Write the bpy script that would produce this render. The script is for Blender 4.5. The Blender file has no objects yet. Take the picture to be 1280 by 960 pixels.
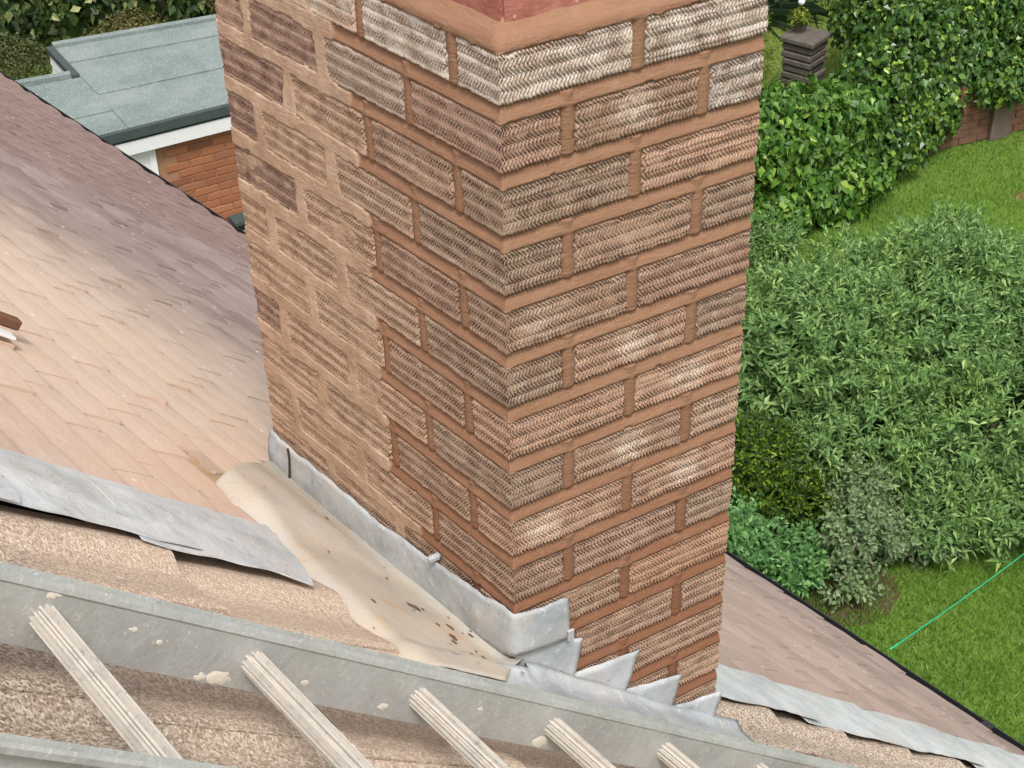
import bpy, math, random
import numpy as np
from mathutils import Matrix, Vector

sc = bpy.context.scene
# ------------------------------------------------------------------ camera
cam = bpy.data.cameras.new('camera'); cam_o = bpy.data.objects.new('camera', cam)
sc.collection.objects.link(cam_o); sc.camera = cam_o
CX = (0.8558, -0.5169, -0.0225); CY = (0.3131, 0.4827, 0.8179); CZ = (-0.4119, -0.7070, 0.5749)
_m = Matrix(((CX[0], CY[0], CZ[0]), (CX[1], CY[1], CZ[1]), (CX[2], CY[2], CZ[2])))
cam_o.matrix_world = Matrix.Translation((-0.9151, -1.5832, 0.8525)) @ _m.to_4x4()
cam.sensor_width = 36.0; cam.lens = 1928.43 / 1280 * 36.0
cam.clip_start = 0.05; cam.clip_end = 1500
# ------------------------------------------------------------------ sky, sun, exposure
SUN_EL, SUN_AZ = 62.0, 245.0          # azimuth the light comes from, degrees from +X towards +Y
w = bpy.data.worlds.new('World'); sc.world = w; w.use_nodes = True
nt = w.node_tree; nt.nodes.clear()
sky = nt.nodes.new('ShaderNodeTexSky'); sky.sky_type = 'NISHITA'; sky.sun_disc = False
sky.sun_elevation = math.radians(SUN_EL); sky.sun_rotation = math.radians(90 - SUN_AZ)
sky.air_density = 1.0; sky.dust_density = 5.0; sky.ozone_density = 1.0
hs = nt.nodes.new('ShaderNodeHueSaturation'); hs.inputs['Saturation'].default_value = 0.22
bg = nt.nodes.new('ShaderNodeBackground'); bg.inputs['Strength'].default_value = 0.13
wo = nt.nodes.new('ShaderNodeOutputWorld')
nt.links.new(sky.outputs[0], hs.inputs['Color']); nt.links.new(hs.outputs[0], bg.inputs['Color'])
nt.links.new(bg.outputs[0], wo.inputs['Surface'])
sl = bpy.data.lights.new('sun', 'SUN'); sl.energy = 1.5; sl.angle = math.radians(14); sl.color = (1.0, 0.96, 0.9)
so = bpy.data.objects.new('sun', sl); sc.collection.objects.link(so)
_e, _a = math.radians(SUN_EL), math.radians(SUN_AZ)
_d = Vector((math.cos(_e) * math.cos(_a), math.cos(_e) * math.sin(_a), math.sin(_e)))
so.rotation_euler = _d.to_track_quat('Z', 'Y').to_euler()
so.location = (0, 0, 20)
sc.view_settings.view_transform = 'Standard'; sc.view_settings.look = 'None'
sc.view_settings.gamma = 1; sc.view_settings.exposure = 0.68; sc.view_settings.use_curve_mapping = False

# ================================================================== helpers
COL = sc.collection
RNG = np.random.default_rng(7)
random.seed(7)

def tag(o, label=None, cat=None, group=None, kind=None):
    if label: o['label'] = label
    if cat: o['category'] = cat
    if group: o['group'] = group
    if kind: o['kind'] = kind
    return o

def empty(name, loc, label, cat, group=None):
    o = bpy.data.objects.new(name, None); COL.objects.link(o); o.location = loc
    o.empty_display_size = 0.1
    return tag(o, label, cat, group)

def make_mesh(name, V, F, smooth=False):
    """V (n,3) array, F list of polygons or (m,4)/(m,3) int array"""
    me = bpy.data.meshes.new(name)
    V = np.asarray(V, np.float32)
    if isinstance(F, np.ndarray):
        k = F.shape[1]
        me.vertices.add(len(V)); me.vertices.foreach_set('co', V.ravel())
        me.loops.add(F.size); me.loops.foreach_set('vertex_index', F.astype(np.int32).ravel())
        me.polygons.add(len(F)); me.polygons.foreach_set('loop_start', np.arange(0, F.size, k, dtype=np.int32))
        me.update(calc_edges=True); me.validate()
    else:
        me.from_pydata([tuple(map(float, v)) for v in V], [], [tuple(map(int, f)) for f in F]); me.update()
    me.polygons.foreach_set('use_smooth', np.full(len(me.polygons), smooth))
    return me

def link(name, me, mat=None, parent=None, loc=None):
    o = bpy.data.objects.new(name, me); COL.objects.link(o)
    if mat is not None and not me.materials: me.materials.append(mat)
    if parent is not None: o.parent = parent
    if loc is not None: o.location = loc
    return o

def part(name, V, F, mat, parent=None, smooth=False, origin=None):
    """mesh given in world coordinates, made relative to its parent (parents are only translated)"""
    V = np.asarray(V, float)
    if origin is None: origin = V.mean(0)
    origin = np.asarray(origin, float)
    me = make_mesh(name, V - origin, F, smooth)
    o = link(name, me, mat, parent)
    base = np.array(parent_world(parent)) if parent is not None else np.zeros(3)
    o.location = tuple(origin - base)
    return o

def parent_world(p):
    x = Vector((0, 0, 0))
    while p is not None:
        x = x + p.location; p = p.parent
    return x

BOXF = [(0, 3, 2, 1), (4, 5, 6, 7), (0, 1, 5, 4), (1, 2, 6, 5), (2, 3, 7, 6), (3, 0, 4, 7)]
def hexa(P8): return np.array(P8, float), BOXF
def box(x0, x1, y0, y1, z0, z1):
    return np.array([(x0, y0, z0), (x1, y0, z0), (x1, y1, z0), (x0, y1, z0),
                     (x0, y0, z1), (x1, y0, z1), (x1, y1, z1), (x0, y1, z1)], float), BOXF
def bev_box(sx, sy, sz, b):
    """chamfered box centred on the origin, 24 verts"""
    V = []; F = []
    idx = {}
    for ix in (-1, 1):
        for iy in (-1, 1):
            for iz in (-1, 1):
                for a in range(3):
                    p = [ix * (sx / 2 - b), iy * (sy / 2 - b), iz * (sz / 2 - b)]
                    p[a] += (ix, iy, iz)[a] * b
                    idx[(ix, iy, iz, a)] = len(V); V.append(p)
    for a in range(3):
        o1, o2 = [q for q in range(3) if q != a]
        for s in (-1, 1):
            ring = []
            for (u, v) in ((-1, -1), (1, -1), (1, 1), (-1, 1)):
                k = [0, 0, 0]; k[a] = s; k[o1] = u; k[o2] = v
                ring.append(idx[(*k, a)])
            F.append(ring)
    for a in range(3):
        o1, o2 = [q for q in range(3) if q != a]
        for u in (-1, 1):
            for v in (-1, 1):
                k0 = [0, 0, 0]; k1 = [0, 0, 0]
                k0[a] = -1; k1[a] = 1
                k0[o1] = k1[o1] = u; k0[o2] = k1[o2] = v
                F.append([idx[(*k0, o1)], idx[(*k1, o1)], idx[(*k1, o2)], idx[(*k0, o2)]])
    for ix in (-1, 1):
        for iy in (-1, 1):
            for iz in (-1, 1):
                F.append([idx[(ix, iy, iz, a)] for a in range(3)])
    V = np.array(V)
    G = []
    for f in F:
        c = V[f].mean(0); n = np.cross(V[f[1]] - V[f[0]], V[f[2]] - V[f[0]])
        G.append(tuple(f) if np.dot(n, c) > 0 else tuple(f[::-1]))
    return V, G

def grid_faces(ny, nx):
    i = np.arange(ny * nx).reshape(ny, nx)
    return np.stack([i[:-1, :-1], i[:-1, 1:], i[1:, 1:], i[1:, :-1]], -1).reshape(-1, 4)

def solid_sheet(P, thick_vec):
    """closed thin sheet from a grid of points P (ny,nx,3)"""
    ny, nx, _ = P.shape
    top = P.reshape(-1, 3); bot = (P - thick_vec).reshape(-1, 3)
    F = grid_faces(ny, nx); n = ny * nx
    B = F[:, ::-1] + n
    i = np.arange(n).reshape(ny, nx)
    ring = np.concatenate([i[0, :], i[1:, -1], i[-1, -2::-1], i[-2:0:-1, 0]])
    nx_ = np.roll(ring, -1)
    S = np.stack([ring, ring + n, nx_ + n, nx_], -1)
    return np.concatenate([top, bot]), np.concatenate([F, B, S])

def _hash(ix, iy, seed):
    h = (ix.astype(np.int64) * 374761393 + iy.astype(np.int64) * 668265263 + seed * 982451653) & 0x7fffffff
    h = ((h ^ (h >> 13)) * 1274126177) & 0x7fffffff
    return ((h ^ (h >> 16)) & 0xffff) / 65535.0
def vnoise(x, y, seed=0):
    x = np.asarray(x, float); y = np.asarray(y, float)
    ix = np.floor(x); iy = np.floor(y); fx = x - ix; fy = y - iy
    fx = fx * fx * (3 - 2 * fx); fy = fy * fy * (3 - 2 * fy)
    a = _hash(ix, iy, seed); b = _hash(ix + 1, iy, seed); c = _hash(ix, iy + 1, seed); d = _hash(ix + 1, iy + 1, seed)
    return (a * (1 - fx) + b * fx) * (1 - fy) + (c * (1 - fx) + d * fx) * fy
def fbm(x, y, seed=0, octs=3):
    s = 0; a = .5
    for k in range(octs):
        s = s + a * vnoise(x * 2 ** k, y * 2 ** k, seed + k * 17); a *= .5
    return s / (1 - .5 ** octs)

def sstep(a, b, x):
    t = np.clip((x - a) / (b - a), 0, 1); return t * t * (3 - 2 * t)

def tube_pts(path, r, n=8, closed_ends=True):
    path = np.asarray(path, float); V = []; F = []
    prev = None
    for i, p in enumerate(path):
        d = path[min(i + 1, len(path) - 1)] - path[max(i - 1, 0)]; d /= np.linalg.norm(d)
        if prev is None:
            a = np.array([0, 0, 1.0]) if abs(d[2]) < .9 else np.array([1.0, 0, 0])
            u = np.cross(d, a)
        else:
            u = prev - d * np.dot(prev, d)
        u /= np.linalg.norm(u); prev = u; v = np.cross(d, u)
        rr = r[i] if hasattr(r, '__len__') else r
        for k in range(n):
            t = 2 * math.pi * k / n
            V.append(p + rr * (math.cos(t) * u + math.sin(t) * v))
    for i in range(len(path) - 1):
        for k in range(n):
            F.append((i * n + k, i * n + (k + 1) % n, (i + 1) * n + (k + 1) % n, (i + 1) * n + k))
    if closed_ends:
        F.append(tuple(range(n))[::-1]); F.append(tuple((len(path) - 1) * n + k for k in range(n)))
    return np.array(V), F

def merge(parts):
    V = []; F = []; o = 0
    for v, f in parts:
        V.append(np.asarray(v, float)); F += [tuple(int(q) + o for q in g) for g in f]; o += len(v)
    return np.concatenate(V), F

# ================================================================== materials
class NT:
    def __init__(s, name):
        s.m = bpy.data.materials.new(name); s.m.use_nodes = True
        s.t = s.m.node_tree; s.t.nodes.clear()
        s.out = s.n('ShaderNodeOutputMaterial')
        s.bs = s.n('ShaderNodeBsdfPrincipled'); s.l(s.bs.outputs[0], s.out.inputs['Surface'])
    def n(s, ty, **k):
        x = s.t.nodes.new(ty)
        for a, b in k.items(): setattr(x, a, b)
        return x
    def l(s, a, b): s.t.links.new(a, b)
    def val(s, sock, v):
        if hasattr(v, 'is_output'): s.l(v, sock)
        elif isinstance(v, (tuple, list)) and len(v) == 3 and sock.type == 'RGBA': sock.default_value = (*v, 1)
        else: sock.default_value = v
    def coord(s, kind='Object'): return s.n('ShaderNodeTexCoord').outputs[kind]
    def pos(s): return s.n('ShaderNodeNewGeometry').outputs['Position']
    def mapping(s, vec, scale=(1, 1, 1), rot=(0, 0, 0), loc=(0, 0, 0)):
        m = s.n('ShaderNodeMapping'); s.l(vec, m.inputs['Vector'])
        m.inputs['Scale'].default_value = scale; m.inputs['Rotation'].default_value = rot; m.inputs['Location'].default_value = loc
        return m.outputs[0]
    def noise(s, vec, scale, detail=4, rough=.55, dist=0.0, col=False):
        x = s.n('ShaderNodeTexNoise'); s.l(vec, x.inputs['Vector'])
        x.inputs['Scale'].default_value = scale; x.inputs['Detail'].default_value = detail
        x.inputs['Roughness'].default_value = rough; x.inputs['Distortion'].default_value = dist
        return x.outputs['Color' if col else 'Fac']
    def voro(s, vec, scale, feature='F1', out='Distance', rnd=1.0):
        x = s.n('ShaderNodeTexVoronoi', feature=feature); s.l(vec, x.inputs['Vector'])
        x.inputs['Scale'].default_value = scale; x.inputs['Randomness'].default_value = rnd
        return x.outputs[out]
    def ramp(s, fac, stops, interp='LINEAR'):
        x = s.n('ShaderNodeValToRGB'); s.val(x.inputs[0], fac); cr = x.color_ramp; cr.interpolation = interp
        while len(cr.elements) < len(stops): cr.elements.new(.5)
        for e, (p, c) in zip(cr.elements, stops):
            e.position = p; e.color = (*c, 1) if isinstance(c, (tuple, list)) else (c, c, c, 1)
        return x.outputs[0]
    def math(s, op, a, b=0.0, c=None, clamp=False):
        x = s.n('ShaderNodeMath', operation=op); x.use_clamp = clamp
        s.val(x.inputs[0], a); s.val(x.inputs[1], b)
        if c is not None: s.val(x.inputs[2], c)
        return x.outputs[0]
    def step(s, v, a, b):
        x = s.n('ShaderNodeMapRange'); x.interpolation_type = 'SMOOTHSTEP'
        s.val(x.inputs[0], v); x.inputs[1].default_value = a; x.inputs[2].default_value = b
        return x.outputs[0]
    def mix(s, fac, a, b, mode='MIX'):
        x = s.n('ShaderNodeMix', data_type='RGBA', blend_type=mode)
        s.val(x.inputs[0], fac); s.val(x.inputs[6], a); s.val(x.inputs[7], b)
        return x.outputs[2]
    def sep(s, v):
        x = s.n('ShaderNodeSeparateXYZ'); s.l(v, x.inputs[0]); return x.outputs
    def dist(s, v, p):
        x = s.n('ShaderNodeVectorMath', operation='DISTANCE'); s.l(v, x.inputs[0]); x.inputs[1].default_value = p
        return x.outputs['Value']
    def dot(s, v, p):
        x = s.n('ShaderNodeVectorMath', operation='DOT_PRODUCT'); s.l(v, x.inputs[0]); x.inputs[1].default_value = p
        return x.outputs['Value']
    def attr(s, name, ty='OBJECT', out='Fac'):
        x = s.n('ShaderNodeAttribute', attribute_type=ty, attribute_name=name); return x.outputs[out]
    def objcol(s): return s.n('ShaderNodeObjectInfo').outputs['Color']
    def objrnd(s): return s.n('ShaderNodeObjectInfo').outputs['Random']
    def bump(s, h, strength=.5, dist=.01):
        x = s.n('ShaderNodeBump'); x.inputs['Strength'].default_value = strength; x.inputs['Distance'].default_value = dist
        s.l(h, x.inputs['Height']); s.l(x.outputs[0], s.bs.inputs['Normal'])
    def fin(s, col, rough=.85, spec=.3, metal=0.0):
        s.val(s.bs.inputs['Base Color'], col); s.val(s.bs.inputs['Roughness'], rough)
        s.bs.inputs['Specular IOR Level'].default_value = spec; s.bs.inputs['Metallic'].default_value = metal
        return s.m

def plain(name, col, rough=.7, spec=.3, var=.15, scale=20, metal=0.0, bump=0.0):
    n = NT(name); p = n.pos()
    f = n.noise(p, scale, 5)
    c = n.mix(f, tuple(q * (1 - var) for q in col), tuple(min(1, q * (1 + var)) for q in col))
    if bump: n.bump(n.noise(p, scale * 4, 4), bump, .004)
    return n.fin(c, rough, spec, metal)

# --- chimney brick: tint is the brick's own colour, efflo the white salt bloom on it, smear the old mortar dragged over it
def mat_brick():
    n = NT('rustic_brick'); o = n.coord('Object'); p = n.pos(); tint = n.objcol()
    cl = n.noise(p, 26, 4, .6)
    c = n.mix(n.step(cl, .35, .7), tint, n.mix(1.0, tint, (.78, .72, .74), 'MULTIPLY'))
    c = n.mix(n.math('MULTIPLY', n.step(n.noise(p, 55, 3), .5, .75), .35), c, (.52, .40, .31))
    sp = n.noise(p, 420, 2, .7)
    c = n.mix(n.math('MULTIPLY', n.step(sp, .6, .75), .22), c, (.70, .60, .50))
    c = n.mix(n.math('MULTIPLY', n.step(sp, .42, .30), .35), c, (.10, .07, .055))
    # salt bloom: an irregular patch about the brick's middle
    r = n.mapping(o, (15, 15, 17)); rr = n.n('ShaderNodeVectorMath', operation='LENGTH'); n.l(r, rr.inputs[0])
    br = n.math('SUBTRACT', n.math('ADD', n.math('ADD', n.math('MULTIPLY', n.noise(p, 45, 3, .7), .7), n.math('MULTIPLY', n.noise(p, 330, 2, .7), .6)), .12), n.math('MULTIPLY', rr.outputs['Value'], .55))
    ef = n.math('MULTIPLY', n.step(br, .36, .80), n.attr('efflo'))
    c = n.mix(n.math('MULTIPLY', n.math('MULTIPLY', ef, n.step(n.noise(p, 500, 2, .7), .30, .55)), .75, clamp=True), c, (.74, .64, .53))
    fr = n.math('MULTIPLY', n.step(n.math('ADD', n.math('MULTIPLY', n.noise(p, 30, 3, .6), .6), n.math('MULTIPLY', n.noise(p, 260, 2, .7), .4)), .38, .60), n.attr('frost'))
    c = n.mix(fr, c, (.78, .72, .65))
    sm = n.math('MULTIPLY', n.step(n.noise(p, 38, 5, .65), .36, .60), n.attr('smear'))
    c = n.mix(sm, c, (.50, .345, .24))
    n.bump(n.noise(p, 900, 2, .7), .25, .002)
    return n.fin(c, .92, .15)
def mat_mortar():
    n = NT('fresh_mortar'); p = n.pos()
    old = n.attr('old', 'GEOMETRY')
    f = n.noise(p, 14, 4, .6)
    z = n.sep(p)[2]
    new = n.ramp(n.noise(n.mapping(p, (5, 5, 30)), 2, 4), [(.25, (.235, .124, .074)), (.75, (.305, .172, .106))])
    damp = n.step(n.math('ADD', z, n.math('MULTIPLY', f, .35)), -.35, -.85)
    new = n.mix(n.math('MULTIPLY', damp, .85), new, (.205, .090, .049))
    new = n.mix(n.math('MULTIPLY', n.step(n.noise(p, 700, 2, .7), .58, .72), .35), new, (.42, .31, .22))
    new = n.mix(n.math('MULTIPLY', n.step(n.noise(p, 30, 5, .7), .58, .72), .4), new, (.36, .255, .18))
    ol = n.ramp(n.noise(p, 18, 6, .65), [(.25, (.32, .205, .138)), (.5, (.45, .31, .215)), (.75, (.58, .43, .32))])
    ol = n.mix(n.math('MULTIPLY', n.step(n.noise(n.mapping(p, (1, 1, 3.5)), 60, 5, .75, .8), .56, .68), .75), ol, (.27, .165, .105))
    ol = n.mix(n.step(n.voro(p, 48), .075, .05), ol, (.10, .06, .04))
    c = n.mix(old, new, ol)
    h = n.math('ADD', n.math('MULTIPLY', n.noise(p, 260, 4, .6), .6), n.noise(n.mapping(p, (20, 20, 120)), 2, 3))
    n.bump(n.math('ADD', h, n.math('MULTIPLY', n.noise(p, 60, 4, .7), n.math('MULTIPLY', old, 1.6))), .55, .003)
    return n.fin(c, .93, .12)
def mat_red():
    n = NT('red_clay'); p = n.pos()
    c = n.ramp(n.noise(p, 22, 4, .6), [(.3, (.30, .10, .075)), (.6, (.40, .155, .12)), (.8, (.50, .30, .25))])
    c = n.mix(n.step(n.noise(p, 130, 3), .62, .75), c, (.62, .48, .42))
    n.bump(n.noise(p, 160, 4, .7), .5, .004); return n.fin(c, .8, .2)
def mat_lead(name, a, b, dust=.0, rough=.55):
    n = NT(name); p = n.pos()
    f = n.noise(p, 9, 6, .65); c = n.mix(n.step(f, .3, .7), a, b)
    c = n.mix(n.math('MULTIPLY', n.step(n.noise(p, 60, 4, .7), .55, .75), .7), c, (.66, .68, .70))
    c = n.mix(n.math('MULTIPLY', n.step(n.noise(n.mapping(p, (1, 1, .35)), 45, 4, .75, .6), .60, .72), .6), c, (.19, .20, .215))
    if dust: c = n.mix(n.math('MULTIPLY', n.step(n.noise(p, 16, 5, .6), .42, .7), dust), c, (.56, .44, .33))
    v = n.voro(n.mapping(p, (60, 60, 60)), 1.0)
    pit = n.math('MULTIPLY', n.step(v, .16, .06), n.step(n.noise(p, 12, 2), .5, .6))
    c = n.mix(pit, c, (.22, .20, .19))
    n.bump(n.math('ADD', n.noise(p, 30, 4), n.math('MULTIPLY', n.noise(p, 220, 3), .3)), .4, .006)
    return n.fin(c, rough, .4)
def mat_screed():
    n = NT('back_gutter_coat'); p = n.pos()
    c = n.ramp(n.noise(p, 6, 5, .6), [(.3, (.47, .42, .355)), (.5, (.53, .455, .37)), (.7, (.50, .475, .435))])
    c = n.mix(n.math('MULTIPLY', n.step(n.noise(p, 11, 4, .7, .5), .56, .72), .65), c, (.55, .36, .19))
    c = n.mix(n.math('MULTIPLY', n.step(n.noise(p, 60, 5, .7), .5, .8), .5), c, (.38, .33, .27))
    v = n.voro(p, 70); sp = n.math('MULTIPLY', n.step(v, .15, .07), n.step(n.noise(p, 9, 2), .54, .62))
    c = n.mix(n.math('MULTIPLY', sp, .7), c, (.25, .16, .09))
    gx = n.dot(p, (-.9896, -.1442, 0))
    edge = n.step(n.math('ADD', gx, n.math('MULTIPLY', n.noise(p, 14, 4, .7), .06)), .085, .03)
    c = n.mix(n.math('MULTIPLY', edge, .7), c, (.40, .395, .36))
    n.bump(n.math('ADD', n.noise(p, 25, 5), n.math('MULTIPLY', n.noise(p, 250, 3), .25)), .35, .006)
    return n.fin(c, .75, .25)
# --- roof tiles: plain clay with grey weathering, pale mortar dust washed over them near the chimney
def mat_clay_tile():
    n = NT('plain_tile_clay'); p = n.pos()
    rnd = n.voro(n.mapping(p, (6, 6, 6)), 1.0, out='Color')
    c = n.ramp(n.noise(p, 3.2, 4, .6), [(.3, (.235, .165, .155)), (.55, (.315, .232, .215)), (.75, (.375, .285, .26))])
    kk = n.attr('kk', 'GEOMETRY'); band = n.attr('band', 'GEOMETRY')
    lap_shade = n.math('MAXIMUM', n.step(kk, .60, .50), n.math('MULTIPLY', n.step(kk, .962, .99), .45))  # shade of the overlapping courses, painted dark at tile heads and tails
    lap_shade = n.math('MULTIPLY', lap_shade, n.math('ADD', .30, n.math('MULTIPLY', n.noise(p, 9, 3), .35)))
    c = n.mix(n.math('MULTIPLY', n.math('SUBTRACT', n.attr('tone', 'GEOMETRY'), .5), .9, clamp=True), c, (.36, .27, .24))
    c = n.mix(n.math('MULTIPLY', n.math('SUBTRACT', .4, n.attr('tone', 'GEOMETRY')), .9, clamp=True), c, (.13, .085, .078))
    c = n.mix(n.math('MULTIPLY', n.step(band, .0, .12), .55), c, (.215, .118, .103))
    c = n.mix(n.math('MULTIPLY', n.step(band, .55, .78), .9), c, (.075, .045, .04))  # shade between tile columns, painted as a dark strip on each far side
    c = n.mix(n.math('MULTIPLY', n.step(n.noise(p, 55, 5, .7), .5, .75), .35), c, (.30, .25, .235))
    # brick and mortar dust
    d = n.dist(p, (-.36, .62, -.80))
    e = n.dist(n.mapping(p, (1, .62, 1)), (-.42, .62, -.8))
    dn = n.math('ADD', e, n.math('MULTIPLY', n.math('SUBTRACT', n.noise(p, 2.6, 4, .6), .5), .9))
    dust = n.math('MAXIMUM', n.step(dn, 1.35, .2), n.math('MULTIPLY', n.step(n.math('ADD', n.dist(p, (1.3, .9, -1.9)), n.math('MULTIPLY', n.noise(p, 5, 4), 1.2)), 2.4, .9), .38))
    c = n.mix(n.math('MULTIPLY', dust, .90), c, n.mix(n.noise(p, 3, 3), (.68, .455, .325), (.67, .545, .46)))
    c = n.mix(n.math('MULTIPLY', lap_shade, .75), c, (.075, .055, .05))
    sp = n.math('MULTIPLY', n.step(n.voro(p, 24), .15, .08), n.step(n.noise(p, 14, 2), .52, .60))
    c = n.mix(sp, c, (.72, .68, .62))
    n.bump(n.math('ADD', n.noise(p, 60, 4, .65), n.math('MULTIPLY', n.noise(p, 320, 3), .4)), .35, .005)
    return n.fin(c, .62, .4)
def mat_granular():
    n = NT('granular_concrete'); p = n.pos()
    v = n.voro(p, 300, out='Color'); g = n.sep(v)[0]
    c = n.ramp(g, [(.0, (.20, .145, .105)), (.35, (.40, .305, .235)), (.7, (.58, .465, .37)), (1.0, (.78, .68, .58))])
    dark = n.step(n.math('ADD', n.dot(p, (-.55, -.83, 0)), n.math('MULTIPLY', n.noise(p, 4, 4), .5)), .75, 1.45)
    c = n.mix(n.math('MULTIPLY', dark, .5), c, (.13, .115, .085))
    dust = n.step(n.math('ADD', n.dist(p, (-.3, .15, -.85)), n.math('MULTIPLY', n.noise(p, 5, 4), .7)), 1.5, .55)
    c = n.mix(n.math('MULTIPLY', dust, .6), c, (.66, .50, .39))
    c = n.mix(n.step(n.voro(p, 45), .10, .06), c, (.70, .66, .58))
    n.bump(n.math('ADD', n.math('MULTIPLY', n.noise(p, 320, 3, .8), 1.0), n.math('MULTIPLY', n.voro(p, 240), .7)), .6, .005)
    return n.fin(c, .95, .1)
def mat_aluminium():
    n = NT('weathered_aluminium'); p = n.pos()
    c = n.mix(n.step(n.noise(p, 9, 6, .7), .3, .7), (.36, .36, .35), (.47, .47, .455))
    along = n.mapping(p, (1, 1, 1), (0, math.radians(42), 0)); along = n.mapping(along, (6, 60, 60))
    c = n.mix(n.math('MULTIPLY', n.step(n.noise(along, 1.6, 5, .75), .52, .70), .45), c, (.47, .48, .46))
    c = n.mix(n.math('MULTIPLY', n.step(n.noise(p, 24, 6, .75, 1.4), .62, .72), .5), c, (.60, .57, .51))
    c = n.mix(n.math('MULTIPLY', n.step(n.noise(p, 5.5, 5, .7, .8), .56, .66), .45), c, (.44, .41, .35))
    sc1 = n.noise(n.mapping(p, (40, 9, 70), (.3, .9, .4)), 1.0, 3, .6, 1.0)
    c = n.mix(n.math('MULTIPLY', n.step(n.math('ABSOLUTE', n.math('SUBTRACT', sc1, .5)), .012, .004), .45), c, (.70, .69, .65))
    c = n.mix(n.math('MULTIPLY', n.step(n.noise(p, 150, 3), .60, .74), .3), c, (.17, .175, .17))
    c = n.mix(n.step(n.voro(p, 55), .085, .06), c, (.66, .63, .56))
    n.bump(n.math('ADD', n.noise(p, 90, 4), n.math('MULTIPLY', n.noise(along, 3, 3), .5)), .3, .003)
    r = n.ramp(n.noise(p, 20, 4), [(.3, .42), (.7, .68)])
    return n.fin(c, r, .5, .3)
def mat_rung():
    n = NT('dusty_rung'); p = n.pos()
    c = n.mix(n.step(n.noise(p, 35, 5, .7), .45, .75), (.54, .495, .44), (.42, .39, .35))
    c = n.mix(n.math('MULTIPLY', n.step(n.noise(p, 140, 3), .58, .7), .5), c, (.26, .24, .21))
    n.bump(n.noise(p, 150, 4), .2, .002); return n.fin(c, .6, .35, .15)
def mat_leaf(name, stops, rough=.45, trans=.25, spec=.35):
    n = NT(name); r = n.n('ShaderNodeNewGeometry').outputs['Random Per Island']
    c = n.ramp(r, stops)
    c = n.mix(n.math('MULTIPLY', n.step(n.noise(n.pos(), 2.2, 3), .4, .7), .35), c, n.mix(1.0, c, (1.25, 1.18, .7), 'MULTIPLY'))
    n.fin(c, rough, spec)
    tr = n.n('ShaderNodeBsdfTranslucent'); n.val(tr.inputs['Color'], n.mix(1.0, c, (1.1, 1.25, .5), 'MULTIPLY'))
    mx = n.n('ShaderNodeMixShader'); mx.inputs[0].default_value = trans
    n.l(n.bs.outputs[0], mx.inputs[1]); n.l(tr.outputs[0], mx.inputs[2]); n.l(mx.outputs[0], n.out.inputs['Surface'])
    return n.m
def mat_lawn():
    n = NT('lawn_ground'); p = n.pos()
    c = n.ramp(n.noise(p, 1.1, 5, .6), [(.3, (.075, .125, .018)), (.5, (.105, .18, .026)), (.7, (.145, .205, .042))])
    c = n.mix(n.math('MULTIPLY', n.step(n.noise(p, 30, 4, .7), .5, .8), .4), c, (.05, .075, .018))
    c = n.mix(n.math('MULTIPLY', n.step(n.dist(p, (11.0, 11.6, -6.3)), 2.6, 1.0), .6), c, (.15, .155, .045))
    c = n.mix(n.step(n.math('ADD', n.dist(n.mapping(p, (1, 1.4, 1)), (10.0, 10.1, -6.3)), n.math('MULTIPLY', n.noise(p, 12, 4), .3)), .36, .2), c, (.20, .12, .06))
    n.bump(n.noise(p, 60, 4), .6, .02); return n.fin(c, .9, .15)
def mat_felt():
    n = NT('green_mineral_felt'); p = n.pos()
    c = n.mix(n.step(n.noise(p, 2.2, 5, .65), .3, .7), (.135, .170, .162), (.205, .24, .228))
    c = n.mix(n.math('MULTIPLY', n.step(n.noise(p, 60, 4, .7), .5, .68), .5), c, (.42, .46, .44))
    c = n.mix(n.math('MULTIPLY', n.step(n.noise(p, 26, 5, .75), .58, .72), .4), c, (.14, .18, .175))
    n.bump(n.noise(p, 180, 3), .3, .005); return n.fin(c, .85, .2)
def mat_house_brick():
    n = NT('orange_facing_brick'); r = n.objrnd(); p = n.pos()
    c = n.ramp(r, [(.0, (.20, .075, .042)), (.25, (.29, .108, .055)), (.6, (.34, .132, .065)), (.85, (.39, .165, .088)), (1.0, (.24, .095, .055))])
    c = n.mix(n.math('MULTIPLY', n.noise(p, 18, 4), .3), c, (.38, .19, .11)); return n.fin(c, .85, .2)

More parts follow.
